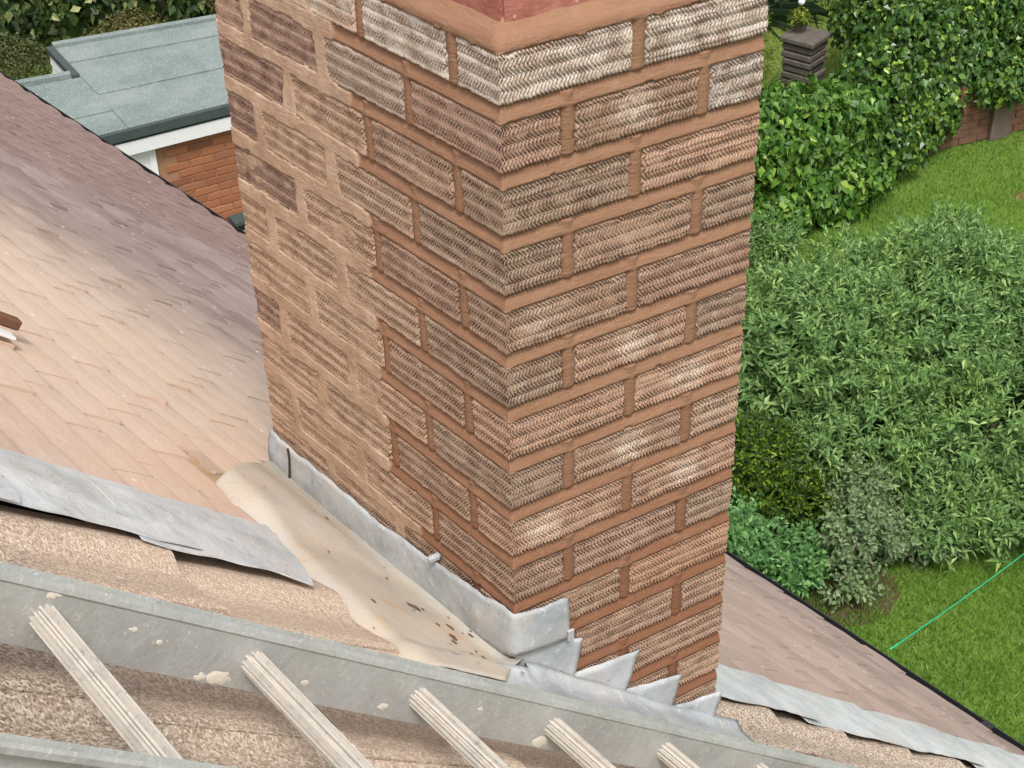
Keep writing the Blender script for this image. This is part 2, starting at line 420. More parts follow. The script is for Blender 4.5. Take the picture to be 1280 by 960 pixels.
M = dict(
    brick=mat_brick(), mortar=mat_mortar(), red=mat_red(),
    lead=mat_lead('lead_strip', (.44, .46, .475), (.62, .635, .65), .25),
    lead2=mat_lead('lead_upstand', (.28, .30, .315), (.44, .46, .475), .30),
    lead3=mat_lead('lead_step', (.30, .32, .34), (.52, .54, .56), .22),
    screed=mat_screed(), clay=mat_clay_tile(), gran=mat_granular(), alu=mat_aluminium(), rung=mat_rung(),
    lawn=mat_lawn(), felt=mat_felt(), hbrick=mat_house_brick(),
    hmortar=plain('pale_house_mortar', (.33, .18, .11), .9), white=plain('white_upvc', (.78, .79, .80), .4, .4, .04),
    black=plain('black_plastic', (.018, .019, .021), .4, .45, .3), dark=plain('dark_underlay', (.035, .032, .03), .9),
    wood=plain('brown_lath', (.17, .085, .05), .8, .2, .3, 40, bump=.3), soil=plain('bare_soil', (.085, .055, .035), .95, .1, .4, 8, bump=.6),
    felt_edge=plain('dark_felt_edge', (.055, .07, .068), .8, .2, .3, 14),
    stone=plain('weathered_stone', (.115, .098, .085), .95, .1, .45, 14, bump=.5),
    gwall=plain('garden_wall_brick', (.17, .088, .058), .95, .1, .55, 7, bump=.5), gmort=plain('garden_wall_mortar', (.15, .115, .09), .95, .1, .4, 8),
    cord=plain('green_cord', (.02, .42, .20), .5, .4, .1), bark=plain('bark', (.10, .075, .05), .95, .1, .3, 30, bump=.5),
    splat=plain('dried_mortar_splash', (.66, .60, .51), .95, .1, .12, 60, bump=.4),
    rubble=plain('broken_bedding_mortar', (.50, .34, .21), .95, .1, .3, 30, bump=.6),
    fascia=plain('painted_fascia', (.72, .73, .74), .5, .3, .06),
)
LEAF = dict(
    buddleia=mat_leaf('buddleia_leaf', [(0, (0.083, 0.166, 0.051)), (.4, (0.142, 0.261, 0.087)), (.8, (0.231, 0.372, 0.131)), (1, (0.367, 0.510, 0.201))], .55, .22),
    privet=mat_leaf('privet_leaf', [(0, (0.025, 0.064, 0.009)), (.55, (0.051, 0.106, 0.013)), (.8, (0.111, 0.187, 0.018)), (1, (0.255, 0.365, 0.032))], .4, .25),
    rose=mat_leaf('rose_leaf', [(0, (0.115, 0.184, 0.086)), (.6, (0.196, 0.282, 0.144)), (1, (0.310, 0.391, 0.218))], .5, .22),
    fern=mat_leaf('mahonia_leaf', [(0, (0.088, 0.200, 0.069)), (.6, (0.138, 0.294, 0.106)), (1, (0.237, 0.413, 0.163))], .45, .25),
    ivy=mat_leaf('ivy_leaf', [(0, (0.027, 0.073, 0.014)), (.5, (0.051, 0.124, 0.023)), (.85, (0.104, 0.196, 0.036)), (1, (0.279, 0.403, 0.057))], .35, .15, .5),
    vine=mat_leaf('vine_leaf', [(0, (0.043, 0.107, 0.019)), (.5, (0.077, 0.180, 0.031)), (.85, (0.136, 0.260, 0.041)), (1, (0.271, 0.386, 0.061))], .4, .25),
    hedge=mat_leaf('variegated_leaf', [(0, (.022, .045, .016)), (.6, (.045, .078, .026)), (.8, (.11, .15, .05)), (1, (.33, .35, .16))], .4, .15),
    olive=mat_leaf('olive_leaf', [(0, (.055, .05, .018)), (.6, (.10, .09, .026)), (1, (.18, .155, .045))], .6, .15),
    globe=mat_leaf('box_leaf', [(0, (.03, .045, .014)), (.6, (.06, .075, .022)), (1, (.12, .12, .04))], .6, .15),
    silver=mat_leaf('silver_leaf', [(0, (.20, .23, .17)), (1, (.38, .40, .33))], .6, .2),
    yellow=mat_leaf('yellow_green_leaf', [(0, (.07, .10, .012)), (.6, (.14, .185, .02)), (1, (.27, .31, .04))], .5, .25),
    spiky=mat_leaf('spiky_leaf', [(0, (.022, .045, .022)), (.7, (.05, .085, .04)), (1, (.20, .25, .15))], .4, .1),
    grass=mat_leaf('grass_blade', [(0, (0.064, 0.142, 0.017)), (.5, (0.112, 0.234, 0.028)), (.9, (0.170, 0.308, 0.049)), (1, (0.298, 0.407, 0.139))], .5, .3),
)

# ================================================================== the ground
GZ = -6.3
V = np.array([(-400, -400, GZ), (600, -400, GZ), (600, 600, GZ), (-400, 600, GZ)], float)
o = part('lawn', V, [(0, 1, 2, 3)], M['lawn'], origin=(0, 0, GZ)); tag(o, kind='structure')

# ================================================================== roof frame
AZ = math.radians(98.29); P42 = math.radians(42)
EC = np.array([math.cos(AZ), math.sin(AZ), 0]); EH = np.array([math.sin(AZ), -math.cos(AZ), 0])
ED = EH * math.cos(P42) - np.array([0, 0, 1]) * math.sin(P42); EN = np.cross(ED, EC)
RO = np.array([0, 0, -1.01]) - EN * .03
def rp(s, t, h=0.0):
    """point on the roof: s down the slope, t along the ridge (running away from the camera), h above the boarding"""
    s = np.asarray(s, float); t = np.asarray(t, float); h = np.asarray(h, float)
    s, t, h = np.broadcast_arrays(s, t, h)
    return RO + s[..., None] * ED + (t - .06 * s)[..., None] * EC + h[..., None] * EN

# ================================================================== the two roofs
# --- near roof: granular concrete tiles with a shallow roll
near = empty('house_roof', tuple(RO), 'near roof slope of wavy granular concrete tiles under the ladder', 'roof')
V, F = solid_sheet(rp(*np.meshgrid([-2.3, 3.2], [-2.2, .34], indexing='ij'), -.045), EN * .05)
part('underlay', V, F, M['dark'], near)
GA, TW = .335, .30
def roll(t):        # profile across the tile, two shallow rolls
    u = (t / TW) % 1.0
    return .0075 * np.sin(2 * math.pi * (2 * u + .10)) + .0015 * np.sin(4 * math.pi * (2 * u) + 1.0)
def near_tile(s1, t0, t1, s_len=.41, jit=0.0, rough=None):
    ns, ntt = 5, 17
    s0 = s1 - s_len
    S, T = np.meshgrid(np.linspace(s0, s1, ns), np.linspace(t0, t1, ntt), indexing='ij')
    k = (S - s0) / s_len
    ph = (T - (-.04)) % TW
    H = -.008 + roll(ph) + k * .024 + jit * k
    # worn tail edge
    edge = .006 * (fbm(T * 40 + s1 * 31, T * 0 + t0 * 7, 5) - .5)
    S = S + np.where(k > .99, edge, 0)
    Pt = rp(S, T + .0015 * np.sign(T - (t0 + t1) / 2), H)
    V, F = solid_sheet(Pt[:, ::-1] if False else Pt, EN * .013)
    return V, F
cols = [-.04 - TW * k for k in range(6)]
s_t = [-.315 + GA * k for k in range(-6, 11)]
for ci, t1 in enumerate(cols[:-1]):
    for s1 in s_t:
        V, F = near_tile(s1 + .006 * random.uniform(-1, 1), cols[ci + 1] + .003, t1 - .003, jit=random.uniform(-.002, .004))
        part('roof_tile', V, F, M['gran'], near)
for s1 in s_t:                                   # the cut column between the chimney side and the party line
    if -.3 < s1 < .99: continue
    V, F = near_tile(s1, -.037, .205 + (.0 if s1 > 0 else .02 * random.uniform(-1, 1)), jit=random.uniform(0, .006))
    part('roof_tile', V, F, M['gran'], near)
# cut tile below the chimney
V, F = near_tile(.985, -.037, .2, s_len=.29)
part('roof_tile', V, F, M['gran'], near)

# --- far roof: plain clay tiles
far = empty('neighbour_roof', tuple(RO + EC * 2), 'far roof slope of small purplish brown plain tiles dusted pale by the chimney', 'roof')
PW = .165
def g_at(t): return .0925 * (1 - .0405 * t)        # the courses draw together along the roof
S_START = -1.32
def s_course(i, t): return S_START + i * g_at(t) + .012 * t * 0
tiles = []; gone = []
_T = np.array([.345, 7.4]); _S = np.stack([np.full(2, -2.3), S_START + 48 * g_at(_T) - .03])
V, F = solid_sheet(rp(_S, np.stack([_T, _T]), -.03), EN * .05)
part('underlay', V, F, M['dark'], far)
NCOU = 49
cam_p = np.array(cam_o.location)
for i in range(NCOU):
    for j in range(-1, 43):
        t0 = .33 + PW * (j + (.5 if i % 2 else 0)); tm = t0 + PW / 2
        if tm > 3.35: t0 = .33 + PW * j; tm = t0 + PW / 2
        s1 = s_course(i, tm)
        if t0 + PW < .33: continue
        # chimney foot
        tmin = .33
        if -.01 < s1 < .80 and t0 < .746:
            if t0 + PW < .775: continue
            tmin = .746
        if -.31 < s1 < -.20 and .52 < tm < .66 and (not gone): gone.append(1); continue      # the missing tile
        tiles.append((i, t0, s1, tmin))
def plain_tile(i, t0, tmin):
    te = t0 + PW; ga = g_at(t0)
    dj, dt, ds = random.uniform(-.002, .005), random.uniform(-.003, .003), random.uniform(-.006, .006)
    L = ga * 2.1; th = .010
    K, T = np.meshgrid(np.array([0, .5, .78, 1.0]), np.linspace(max(t0, tmin) + random.uniform(.001, .004), te - random.uniform(.001, .004), 3 if t0 < 3.1 else 5), indexing='ij')
    bnd = float(sstep(3.2, 3.7, np.array(t0)))
    u = (T - t0) / PW
    s = s_course(i, T) - L * (1 - K) + ds
    h = th * 2.1 * K + (.0025 + .0085 * bnd) * (1 - (2 * u - 1) ** 2) * K + (dj + (u - .5) * dt * 2) * K + .001 + .005 * (1 - (2 * K - 1) ** 2)
    V, F = solid_sheet(rp(s, T, h), EN * th)
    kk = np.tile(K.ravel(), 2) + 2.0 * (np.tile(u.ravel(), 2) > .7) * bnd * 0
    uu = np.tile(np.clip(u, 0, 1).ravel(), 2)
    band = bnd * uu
    return V, F, kk, band, np.tile(np.where(np.abs(u.ravel() - .5) > .44, 0.0, 1.0) if False else np.full(u.size, random.random()), 2)
def set_attr(o, **k):
    for n_, v in k.items():
        a_ = o.data.attributes.new(n_, 'FLOAT', 'POINT'); a_.data.foreach_set('value', np.asarray(v, np.float32))
def apparent(tl):
    p = rp(tl[2], tl[1] + .08); d = p - cam_p
    q = np.array(_m.transposed() @ Vector(d)); x = 1.506 * q[0] / -q[2]; y = 1.506 * q[1] / -q[2]
    inside = abs(x) < .54 and abs(y) < .42
    # hidden behind the chimney
    hid = False
    if inside:
        u = 640 + 1280 * x; v = 480 - 1280 * y
        hid = 345 < u < 905 and v < 830
    return (0 if (inside and not hid) else 1, np.linalg.norm(d))
tiles.sort(key=apparent)
rest = []
for k, (i, t0, s1, tmin) in enumerate(tiles):
    V, F, kk, band, tone = plain_tile(i, t0, tmin)
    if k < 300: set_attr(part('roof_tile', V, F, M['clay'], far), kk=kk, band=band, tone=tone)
    else: rest.append((V, F, kk, band, tone))
V = np.concatenate([r[0] for r in rest]); off = np.cumsum([0] + [len(r[0]) for r in rest[:-1]])
F = np.concatenate([r[1] + q for r, q in zip(rest, off)])
o = tag(part('roof_tiles', V, F, M['clay'], far), kind='stuff')
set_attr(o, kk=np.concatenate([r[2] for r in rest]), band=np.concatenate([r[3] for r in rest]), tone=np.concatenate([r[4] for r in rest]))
# gutter along the eaves
def eave(t): return s_course(NCOU - 1, t) + .03
gp = []
Tg = np.linspace(-2.2, 7.4, 25)
gut = empty('eaves_gutter', tuple(rp(eave(2), 2)), 'black plastic gutter along the foot of the tiled roof', 'gutter')
ring = [(-.038, .0), (-.033, -.026), (-.015, -.042), (.015, -.042), (.033, -.026), (.038, .0), (.034, .0), (.029, -.022), (.013, -.036), (-.013, -.036), (-.029, -.022), (-.034, 0)]
GV = []
for t in Tg:
    c = rp(eave(t), t, -.016) + EH * .032
    for a, b in ring: GV.append(c + EH * a + np.array([0, 0, b]))
nr = len(ring); GF = []
for i in range(len(Tg) - 1):
    for k in range(nr): GF.append((i * nr + k, i * nr + (k + 1) % nr, (i + 1) * nr + (k + 1) % nr, (i + 1) * nr + k))
GF += [tuple(range(nr))[::-1], tuple((len(Tg) - 1) * nr + k for k in range(nr))]
part('trough', GV, GF, M['black'], gut)
for t in (.55, 2.4, 4.2, 6.0):
    c = rp(eave(t), t, -.016) + EH * .032
    V, F = box(-.041, .041, -.02, .02, -.047, .001); V = V[:, :1] * EH + V[:, 1:2] * EC + V[:, 2:] * np.array([0, 0, 1]) + c
    part('gutter_bracket', V, F, M['black'], gut)
# wall of the pair of houses under the eaves
A = rp(eave(-2.2), -2.2) - EH * .32; B = rp(eave(7.4), 7.4) - EH * .32
Q = []
for z in (GZ + .004, -3.25):
    Q += [(A[0], A[1], z), (B[0], B[1], z), (B[0] - 2.0, B[1] - .3, z), (A[0] - 2.0, A[1] - .3, z)]
hw = part('house_wall', Q, BOXF, M['hbrick'], far)

# ================================================================== lead along the party line
strip = empty('lead_party_flashing', tuple(rp(-.6, .26)), 'dull grey lead strip laid down the roof between the two kinds of tile', 'flashing')
def lead_sheet(s0, s1, t0, t1, lift0, lift1, seed, end_cut=None, bulge=.006):
    ns, ntt = 26, 12
    S, T = np.meshgrid(np.linspace(s0, s1, ns), np.linspace(t0, t1, ntt), indexing='ij')
    u = (S - s0) / (s1 - s0); v = (T - t0) / (t1 - t0)
    T = T + (1 - v) * (.012 * (fbm(S * 9, S * 0, seed) - .5) * 2)
    S = S + np.where(u > .98, .02 * (fbm(T * 25, T * 0, seed + 3) - .5), 0)
    if end_cut is not None: S = np.where(u > .0, S - end_cut(u, v), S)
    H = .027 + lift0 * (1 - u) + lift1 * u + bulge * (fbm(S * 7, T * 9, seed + 9) - .5) * 2 + .004 * np.sin(v * 3)
    H = H - .012 * (1 - v) ** 2 * 0
    V, F = solid_sheet(rp(S, T, H), EN * .0025)
    return part('lead_sheet', V, F, M['lead'], strip, smooth=False)
lead_sheet(-1.75, -.90, .125, .305, .004, .010, 1)
lead_sheet(-1.02, -.60, .135, .320, .000, .008, 2)
lead_sheet(-.70, -.335, .120, .318, .004, .010, 3, end_cut=lambda u, v: .05 * u ** 6 * (1.0 - v))
for k, s0 in enumerate((.62, 1.20, 1.66, 2.15, 2.62)):
    s1 = (1.26, 1.72, 2.21, 2.68, 3.1)[k]
    lead_sheet(s0, s1,   .135 - .012 * (k % 2), .315, .000, .010, 20 + k, bulge=.004)

# ================================================================== the chimney
CH = .09634; BH = .0745                       # course height, brick height
UL = np.array([-.1457, 1, 0.0]); UL /= np.linalg.norm(UL); KL = .9537   # left face: direction, scale of the brick pitch
NL = np.array([-UL[1], UL[0], 0.0]); NR = np.array([0, -1.0, 0])
WL = .7775 * KL; WR = .44
chim = empty('chimney_stack', (.2, .35, -1.3), 'tall brick chimney of combed brown bricks with thick fresh mortar joints', 'chimney')
NB = NR + NL; NB = NB / np.dot(NB, NR)        # mitre direction at the near corner
def wrap(wc, z, d):
    """point on the two visible faces: wc<0 left face, wc>0 right face; d outward"""
    wc, z, d = np.broadcast_arrays(np.asarray(wc, float), np.asarray(z, float), np.asarray(d, float))
    k = np.clip(np.abs(wc) / .012, 0, 1)[..., None]
    base = np.where((wc >= 0)[..., None], np.maximum(wc, 0)[..., None] * np.array([1.0, 0, 0]), np.maximum(-wc, 0)[..., None] * UL)
    nrm = np.where((wc >= 0)[..., None], NR, NL)
    nrm = nrm * k + (NB * .88) * (1 - k)
    P_ = base + nrm * d[..., None]
    P_[..., 2] = z
    return P_
def combed(wc, z, z0, seed, depth):
    """drag-combed face: rows of short slanted strokes, leaning left and right by turns"""
    row_h = BH / 7.0
    zz = (z - z0) / row_h + .12 * (fbm(wc * 22, z * 0 + seed, seed) - .5)
    j = np.floor(zz); f = zz - j
    lean = np.where(j % 2 == 0, 1.0, -1.0)
    pit = .0061
    ph = (wc + lean * (f - .5) * .0068 + .0021 * np.cos((f - .5) * math.pi) + .0035 * (_hash(j, j * 0, seed) - .5)
          + .0032 * (vnoise(wc * 60, zz * .8, seed + 5) - .5)) / pit
    s = .5 + .5 * np.cos(2 * math.pi * ph)
    g = sstep(.15, .85, s)
    rowgap = .22 * (np.abs(f - .5) * 2) ** 8
    amp = .35 + .95 * fbm(wc * 40, z * 60, seed + 11)
    amp = amp * (1 - .55 * sstep(.60, .72, fbm(wc * 28, z * 28, seed + 61)))
    return -depth * np.clip(g * amp + rowgap, 0, 1.25)
def brick_mesh(w0, w1, z0, seed, depth=.0042, res=(.00100, .0019)):
    nx = max(8, int((w1 - w0) / res[0])); nz = int(BH / res[1])
    W_, Z_ = np.meshgrid(np.linspace(w0, w1, nx), np.linspace(z0, z0 + BH, nz))
    # ragged outline
    ez = .0030 * (fbm(W_ * 60, W_ * 0 + 3, seed + 21) - .5) * 2
    kz = (Z_ - z0) / BH
    Zp = Z_ + np.where(kz > .5, ez * sstep(.5, 1, kz), .6 * ez * sstep(.5, 0, kz))
    ew = .0030 * (fbm(Z_ * 60, Z_ * 0 + 9, seed + 31) - .5) * 2
    kw = (W_ - w0) / (w1 - w0)
    Wp = W_ + ew * np.abs(kw * 2 - 1) ** 6
    d = combed(W_, Z_, z0, seed, depth)
    d = d + .0022 * (fbm(W_ * 14, Z_ * 20, seed + 41) - .5) * 2
    em = np.minimum.reduce([(W_ - w0), (w1 - W_), (Z_ - z0) * 1.0, (z0 + BH - Z_)])
    em = em + .003 * (fbm(W_ * 120, Z_ * 120, seed + 51) - .5)
    d = d - .006 * sstep(.005, -.0005, em)
    Pf = wrap(Wp, Zp, d)
    Pb = wrap(Wp, Zp, d * 0 - .05)
    top = Pf.reshape(-1, 3); n = len(top)
    F = grid_faces(nz, nx)
    i = np.arange(n).reshape(nz, nx)
    ring = np.concatenate([i[0, :], i[1:, -1], i[-1, -2::-1], i[-2:0:-1, 0]])
    back = Pb.reshape(-1, 3)[ring]; m = len(ring)
    a = ring; b = np.roll(ring, -1); a2 = n + np.arange(m); b2 = np.roll(a2, -1)
    S = np.stack([a, a2, b2, b], -1)
    ctr = back.mean(0)[None]
    C_ = np.stack([a2, np.full(m, n + m), b2], -1)
    V = np.concatenate([top, back, ctr])
    F4 = np.concatenate([F, S]); C4 = np.concatenate([C_, C_[:, :1]], 1)
    return V, F4, C_
PAL = dict(  # own colours of the bricks
    W=(.40, .31, .24), G=(.245, .175, .130), B=(.35, .225, .150), P=(.42, .262, .175), O=(.44, .245, .148),
    D=(.225, .130, .098), T=(.38, .25, .165), R=(.345, .212, .150), H=(.315, .218, .150), L=(.41, .285, .195))
EFF = {'*': 1.0, '+': .55}
# per course: right face from the corner, then left face from the corner (corner brick colour given once)
ROWS = [
    ('W^', 'W^', 'G', 'W^', 'W^', 'D', 'D'),         # 0: right stretcher, right stretcher ; left header... (corner brick W)
    ('R', 'B*', 'G^', 'W', 'D', 'D'),
    ('H', 'P', 'B', 'B', 'D'),
    ('H', 'B', 'H', 'L', 'T', 'D'),
    ('B+', 'R', 'R', 'T', 'D'),
    ('H', 'P*', 'H', 'L', 'T', 'T'),
    ('P', 'P*', 'B', 'L', 'T'),
    ('H', 'B*', 'L', 'P', 'T', 'D'),
    ('P*', 'P*', 'B', 'L', 'T'),
    ('B', 'R', 'H', 'B', 'T', 'T'),
    ('B', 'O', 'B', 'T', 'T'),
    ('B', 'B', 'T', 'B', 'T', 'T'),
    ('B', 'B', 'B', 'B', 'B'),
    ('B', 'B', 'T', 'B', 'B', 'B'),
    ('B', 'B', 'B', 'B', 'B'),
]
OLD_EDGE = [.385, .385, .352, .345, .33, .337, .336, .337, .33, .33, .25, .22, .22, .22, .22, .22]   # where the raking out stopped, per course
J = .0195
def add_brick(w0, w1, k, code, seed):
    z0 = -CH * k
    mid = (w0 + w1) / 2
    oldness = float(sstep(OLD_EDGE[k] - .06, OLD_EDGE[k] + .03, -mid))
    V, F4, C3 = brick_mesh(w0, w1, z0, seed, random.uniform(.0060, .0076) * (1 - .08 * oldness))
    me = bpy.data.meshes.new('brick')
    org = wrap(np.array(mid), np.array(z0 + BH / 2), np.array(0.0)).reshape(3)
    V = V - org
    nv = len(V)
    me.vertices.add(nv); me.vertices.foreach_set('co', V.astype(np.float32).ravel())
    L = np.concatenate([F4.ravel(), C3.ravel()]).astype(np.int32)
    me.loops.add(len(L)); me.loops.foreach_set('vertex_index', L)
    st = np.concatenate([np.arange(len(F4)) * 4, len(F4) * 4 + np.arange(len(C3)) * 3]).astype(np.int32)
    me.polygons.add(len(st)); me.polygons.foreach_set('loop_start', st)
    me.update(calc_edges=True)
    sm = np.zeros(len(st), bool); sm[:(len(F4))] = True; me.polygons.foreach_set('use_smooth', sm)
    b = link('brick', me, M['brick'], chim)
    b.location = tuple(org - np.array(chim.location))
    c = np.array(PAL[code[0]]); c = c * random.uniform(.93, 1.07)
    b.color = (*c, 1)
    b['efflo'] = 1.0 if '*' in code else (.5 if '+' in code else .12 * random.random())
    b['frost'] = .58 if '^' in code else .08
    b['smear'] = .15 + (.25 if code[0] == 'D' else .65) * oldness
    return b
sd = 100
for k, row in enumerate(ROWS):
    if k % 2 == 0:      # stretcher from the corner on the right, header return on the left
        segs = [(-.1075 * KL + J / 2, .22 - J / 2, row[0]), (.22 + J / 2, .44, row[1])]
        a = .1075 * KL; lcodes = row[2:]
        if k == 0: lcodes = row[3:]
        for q in range(3):
            e = a + .225 * KL
            segs.append((-min(e - J / 2, WL) if q < 2 else -WL, -(a + J / 2), lcodes[min(q, len(lcodes) - 1)])); a = e
    else:
        segs = [(-.22 * KL + J / 2, .1075 - J / 2, row[0]), (.1075 + J / 2, .3325 - J / 2, row[1]), (.3325 + J / 2, .44, row[2])]
        a = .22 * KL; lcodes = row[3:]
        for q in range(2):
            e = a + .225 * KL
            segs.append((-(e - J / 2), -(a + J / 2), lcodes[q])); a = e
        segs.append((-WL, -(a + J / 2), lcodes[2]))
    for (a0, a1, code) in segs:
        sd += 1
        add_brick(a0, a1, k, code, sd)
# --- mortar: one skin over the two faces, struck joints on the new work, flush and smeared on the old
def build_mortar():
    res = .003
    wv = np.linspace(-WL + .004, WR - .004, int((WL + WR) / res)); zv = np.linspace(-15.2 * CH, CH * .80, int(16 * CH / res))
    W_, Z_ = np.meshgrid(wv, zv)
    nz1 = (fbm(W_ * 55, Z_ * 55, 301) - .5) * 2; nz2 = (fbm(W_ * 16, Z_ * 16, 302) - .5) * 2
    k = np.ceil(-Z_ / CH - 1e-9).astype(int)            # course whose band holds z (bottom at -k*CH)
    k = np.clip(k, 0, 15)
    zb = -k * CH; f = Z_ - zb                           # height above the brick's underside
    oldedge = np.array(OLD_EDGE)[k] + np.where(k % 2 == 1, 0, .0)
    old = sstep(0, .006, -W_ - oldedge + .004 * nz1)
    # bed joint: above the brick of this band
    g = f - BH                                          # 0..CH-BH inside the joint
    jh = CH - BH
    over = .002 + .0025 * nz1
    inb = sstep(-.0015, .0012, g + over + .001)
    tt = np.clip(g / jh, 0, 1)
    bed = (-.0085 * tt ** 1.3 - .0005)
    bed = np.where(g > 0, bed, -.0005 + 0 * bed)
    dbed = np.where(g + over > 0, bed, -.03)
    # perpends
    perp = np.full(W_.shape, 9.0)
    for (par, posn) in ((0, [.22, -.1075 * KL, -.3325 * KL, -.5575 * KL]), (1, [.1075, .3325, -.22 * KL, -.445 * KL, -.67 * KL])):
        m = (k % 2 == par)
        dd = np.min(np.stack([np.abs(W_ - q + .0015 * nz2) for q in posn]), 0)
        perp = np.where(m, dd, perp)
    pin = (perp < J / 2 + .0025 + .0022 * nz1)
    dper = np.where(pin, -.0015 - .0030 * sstep(.3, 1.0, perp / (J / 2)) - .003 * sstep(.9, .0, (BH - f) / BH * 3.0) * 0, -.03)
    dnew = np.maximum(dbed, dper) + .0007 * nz2 + .0006 * (fbm(W_ * 150, Z_ * 150, 305) - .5) * 2
    # old pointing, flush and dragged over the bricks
    sm = .0045 + .006 * nz2 + .003 * nz1
    inold = np.maximum((g > -sm).astype(float), np.maximum((perp < J / 2 + sm).astype(float), (f < sm * .7).astype(float)))
    drag = fbm(W_ * 10, Z_ * 22, 333)
    dold = np.where(inold > 0, .0006 + .0009 * nz2, np.where(drag > .64, -.0016 + .0010 * nz1, -.0045))
    d = np.where(old > .5, dold, dnew)
    # the lip where fresh raking meets old pointing
    P_ = wrap(W_, Z_, d)
    F = grid_faces(*W_.shape)
    me = make_mesh('mortar', P_.reshape(-1, 3) - np.array(chim.location), F, True)
    at = me.attributes.new('old', 'FLOAT', 'POINT'); at.data.foreach_set('value', old.astype(np.float32).ravel())
    link('mortar', me, M['mortar'], chim)
build_mortar()
# core of the stack behind the facing, down through the roof
inset = .02
a = np.array([inset, inset, 0]); b = np.array([WR, inset, 0]); c = np.array([WR, 0, 0]) + UL * WL; d_ = UL * WL + np.array([inset, 0, 0])
Q = [(*p[:2], z) for z in (-2.2, .08) for p in (a, b, c, d_)]
part('core', Q, BOXF, M['mortar'], chim)
# mortar fillet on the top course and the set-back red clay course above
def ringpts(off, z): # rectangle of the stack, pulled in by off
    p0 = NB * -off; p1 = np.array([WR - off, off, 0]); p3 = UL * (WL - off) - NL * off
    p2 = np.array([WR, 0, 0]) + UL * (WL) - np.array([off, off, 0])
    return [np.array([p[0], p[1], z]) for p in (p0, p1, p2, p3)]
nn = 40
def edge_line(off, z, wob, seed):
    c4 = ringpts(off, z); pts = []
    for p, q in ((c4[3], c4[0]), (c4[0], c4[1])):
        for u in np.linspace(0, 1, nn, endpoint=False):
            pts.append(p * (1 - u) + q * u)
    pts.append(c4[1]); pts = np.array(pts)
    x = np.linspace(0, 30, len(pts)); pts[:, 2] += wob * (fbm(x, x * 0, seed) - .5) * 2
    return pts
lines = [edge_line(.006, BH - .010, .002, 1), edge_line(.004, BH + .002, .003, 2), edge_line(.010, BH + .012, .002, 5), edge_line(.022, .098, .003, 3), edge_line(.032, .112, .004, 4), edge_line(.06, .112, 0, 4)]
Pg = np.stack(lines)
V, F = solid_sheet(Pg, np.array([0, 0, .012]))
part('mortar_fillet', V, F, M['mortar'], chim, smooth=True)
r0, r1 = ringpts(.026, .10), ringpts(.026, .172)
zc = .100
for cidx in range(5):
    z0 = zc + cidx * .078; z1 = z0 + .070
    rr = ringpts(.026, 0)
    for (p, q, nb) in ((rr[0], rr[1], 2), (rr[3], rr[0], 3)):
        dv = q - p; L = np.linalg.norm(dv); dv /= L; nv = np.array([dv[1], -dv[0], 0])
        for m in range(nb):
            u0 = L * m / nb + (.004 if m else .004); u1 = L * (m + 1) / nb - .004
            Pq = [p + dv * u0, p + dv * u1, p + dv * u1 - nv * .1, p + dv * u0 - nv * .1]
            Q = [(*x[:2], z) for z in (z0, z1) for x in Pq]
            part('red_clay_block', Q, BOXF, M['red'], chim)
rr = ringpts(.034, 0)
Q = [(*p[:2], z) for z in (.085, .49) for p in rr]
part('bedding_mortar', Q, BOXF, M['hmortar'], chim)

# --- lead round the foot of the chimney
fl = empty('chimney_lead_flashing', (0, 0, -1.0), 'stepped and turned grey lead flashing round the foot of the chimney', 'flashing')
def sheet_from(fn, nu, nv, thick, name, mat, parent, smooth=True):
    U_, V_ = np.meshgrid(np.linspace(0, 1, nu), np.linspace(0, 1, nv), indexing='ij')
    Pt, Nn = fn(U_, V_)
    Vv, Ff = solid_sheet(Pt, Nn * thick)
    return part(name, Vv, Ff, mat, parent, smooth=smooth)
# upstand on the left face, turned round the near corner
def upstand(U_, V_):
    wc = -WL * 1.0 + U_ * (WL + .098)
    zt = np.interp(wc, [-WL, -.36, -.02, 0, .1], [-.926, -.925, -.882, -.885, -.895]) + .005 * (fbm(wc * 30, wc * 0, 71) - .5) * 2
    zb = np.interp(wc, [-WL, -.35, -.02, .0, .1], [-1.035, -1.02, -.985, -.972, -.985]) + .004 * (fbm(wc * 14, wc * 0, 72) - .5) * 2
    z = zt * (1 - V_) + zb * V_
    d = .009 + .004 * (fbm(wc * 12, V_ * 2, 73) - .5) * 2 + .004 * V_ + .004 * np.sin(V_ * 3.1)
    return wrap(wc, z, d), np.where((wc >= 0)[..., None], NR, NL)
sheet_from(upstand, 150, 10, .0022, 'lead_upstand', M['lead2'], fl)
# lap in the upstand: the dark fold near its far end
lapw = -.665
lv = [wrap(np.array(lapw + x), np.array(z), np.array(dd)).reshape(3) for x, z, dd in
      ((0, -.928, .013), (.004, -.95, .0145), (.002, -.985, .017), (-.003, -1.01, .018))]
V, F = tube_pts(lv, .0022, 6); part('folded_seam', V, F, M['dark'], fl)
# little clip on the corner piece
V, F = bev_box(.012, .005, .024, .001); V = V + wrap(np.array(.098), np.array(-.972), np.array(.016)).reshape(3); part('lead_clip', V, F, M['lead3'], fl)
V, F = bev_box(.024, .012, .014, .004); V = V + wrap(np.array(-.20), np.array(-.893), np.array(.012)).reshape(3); part('lead_wedge', V, F, M['lead3'], fl)
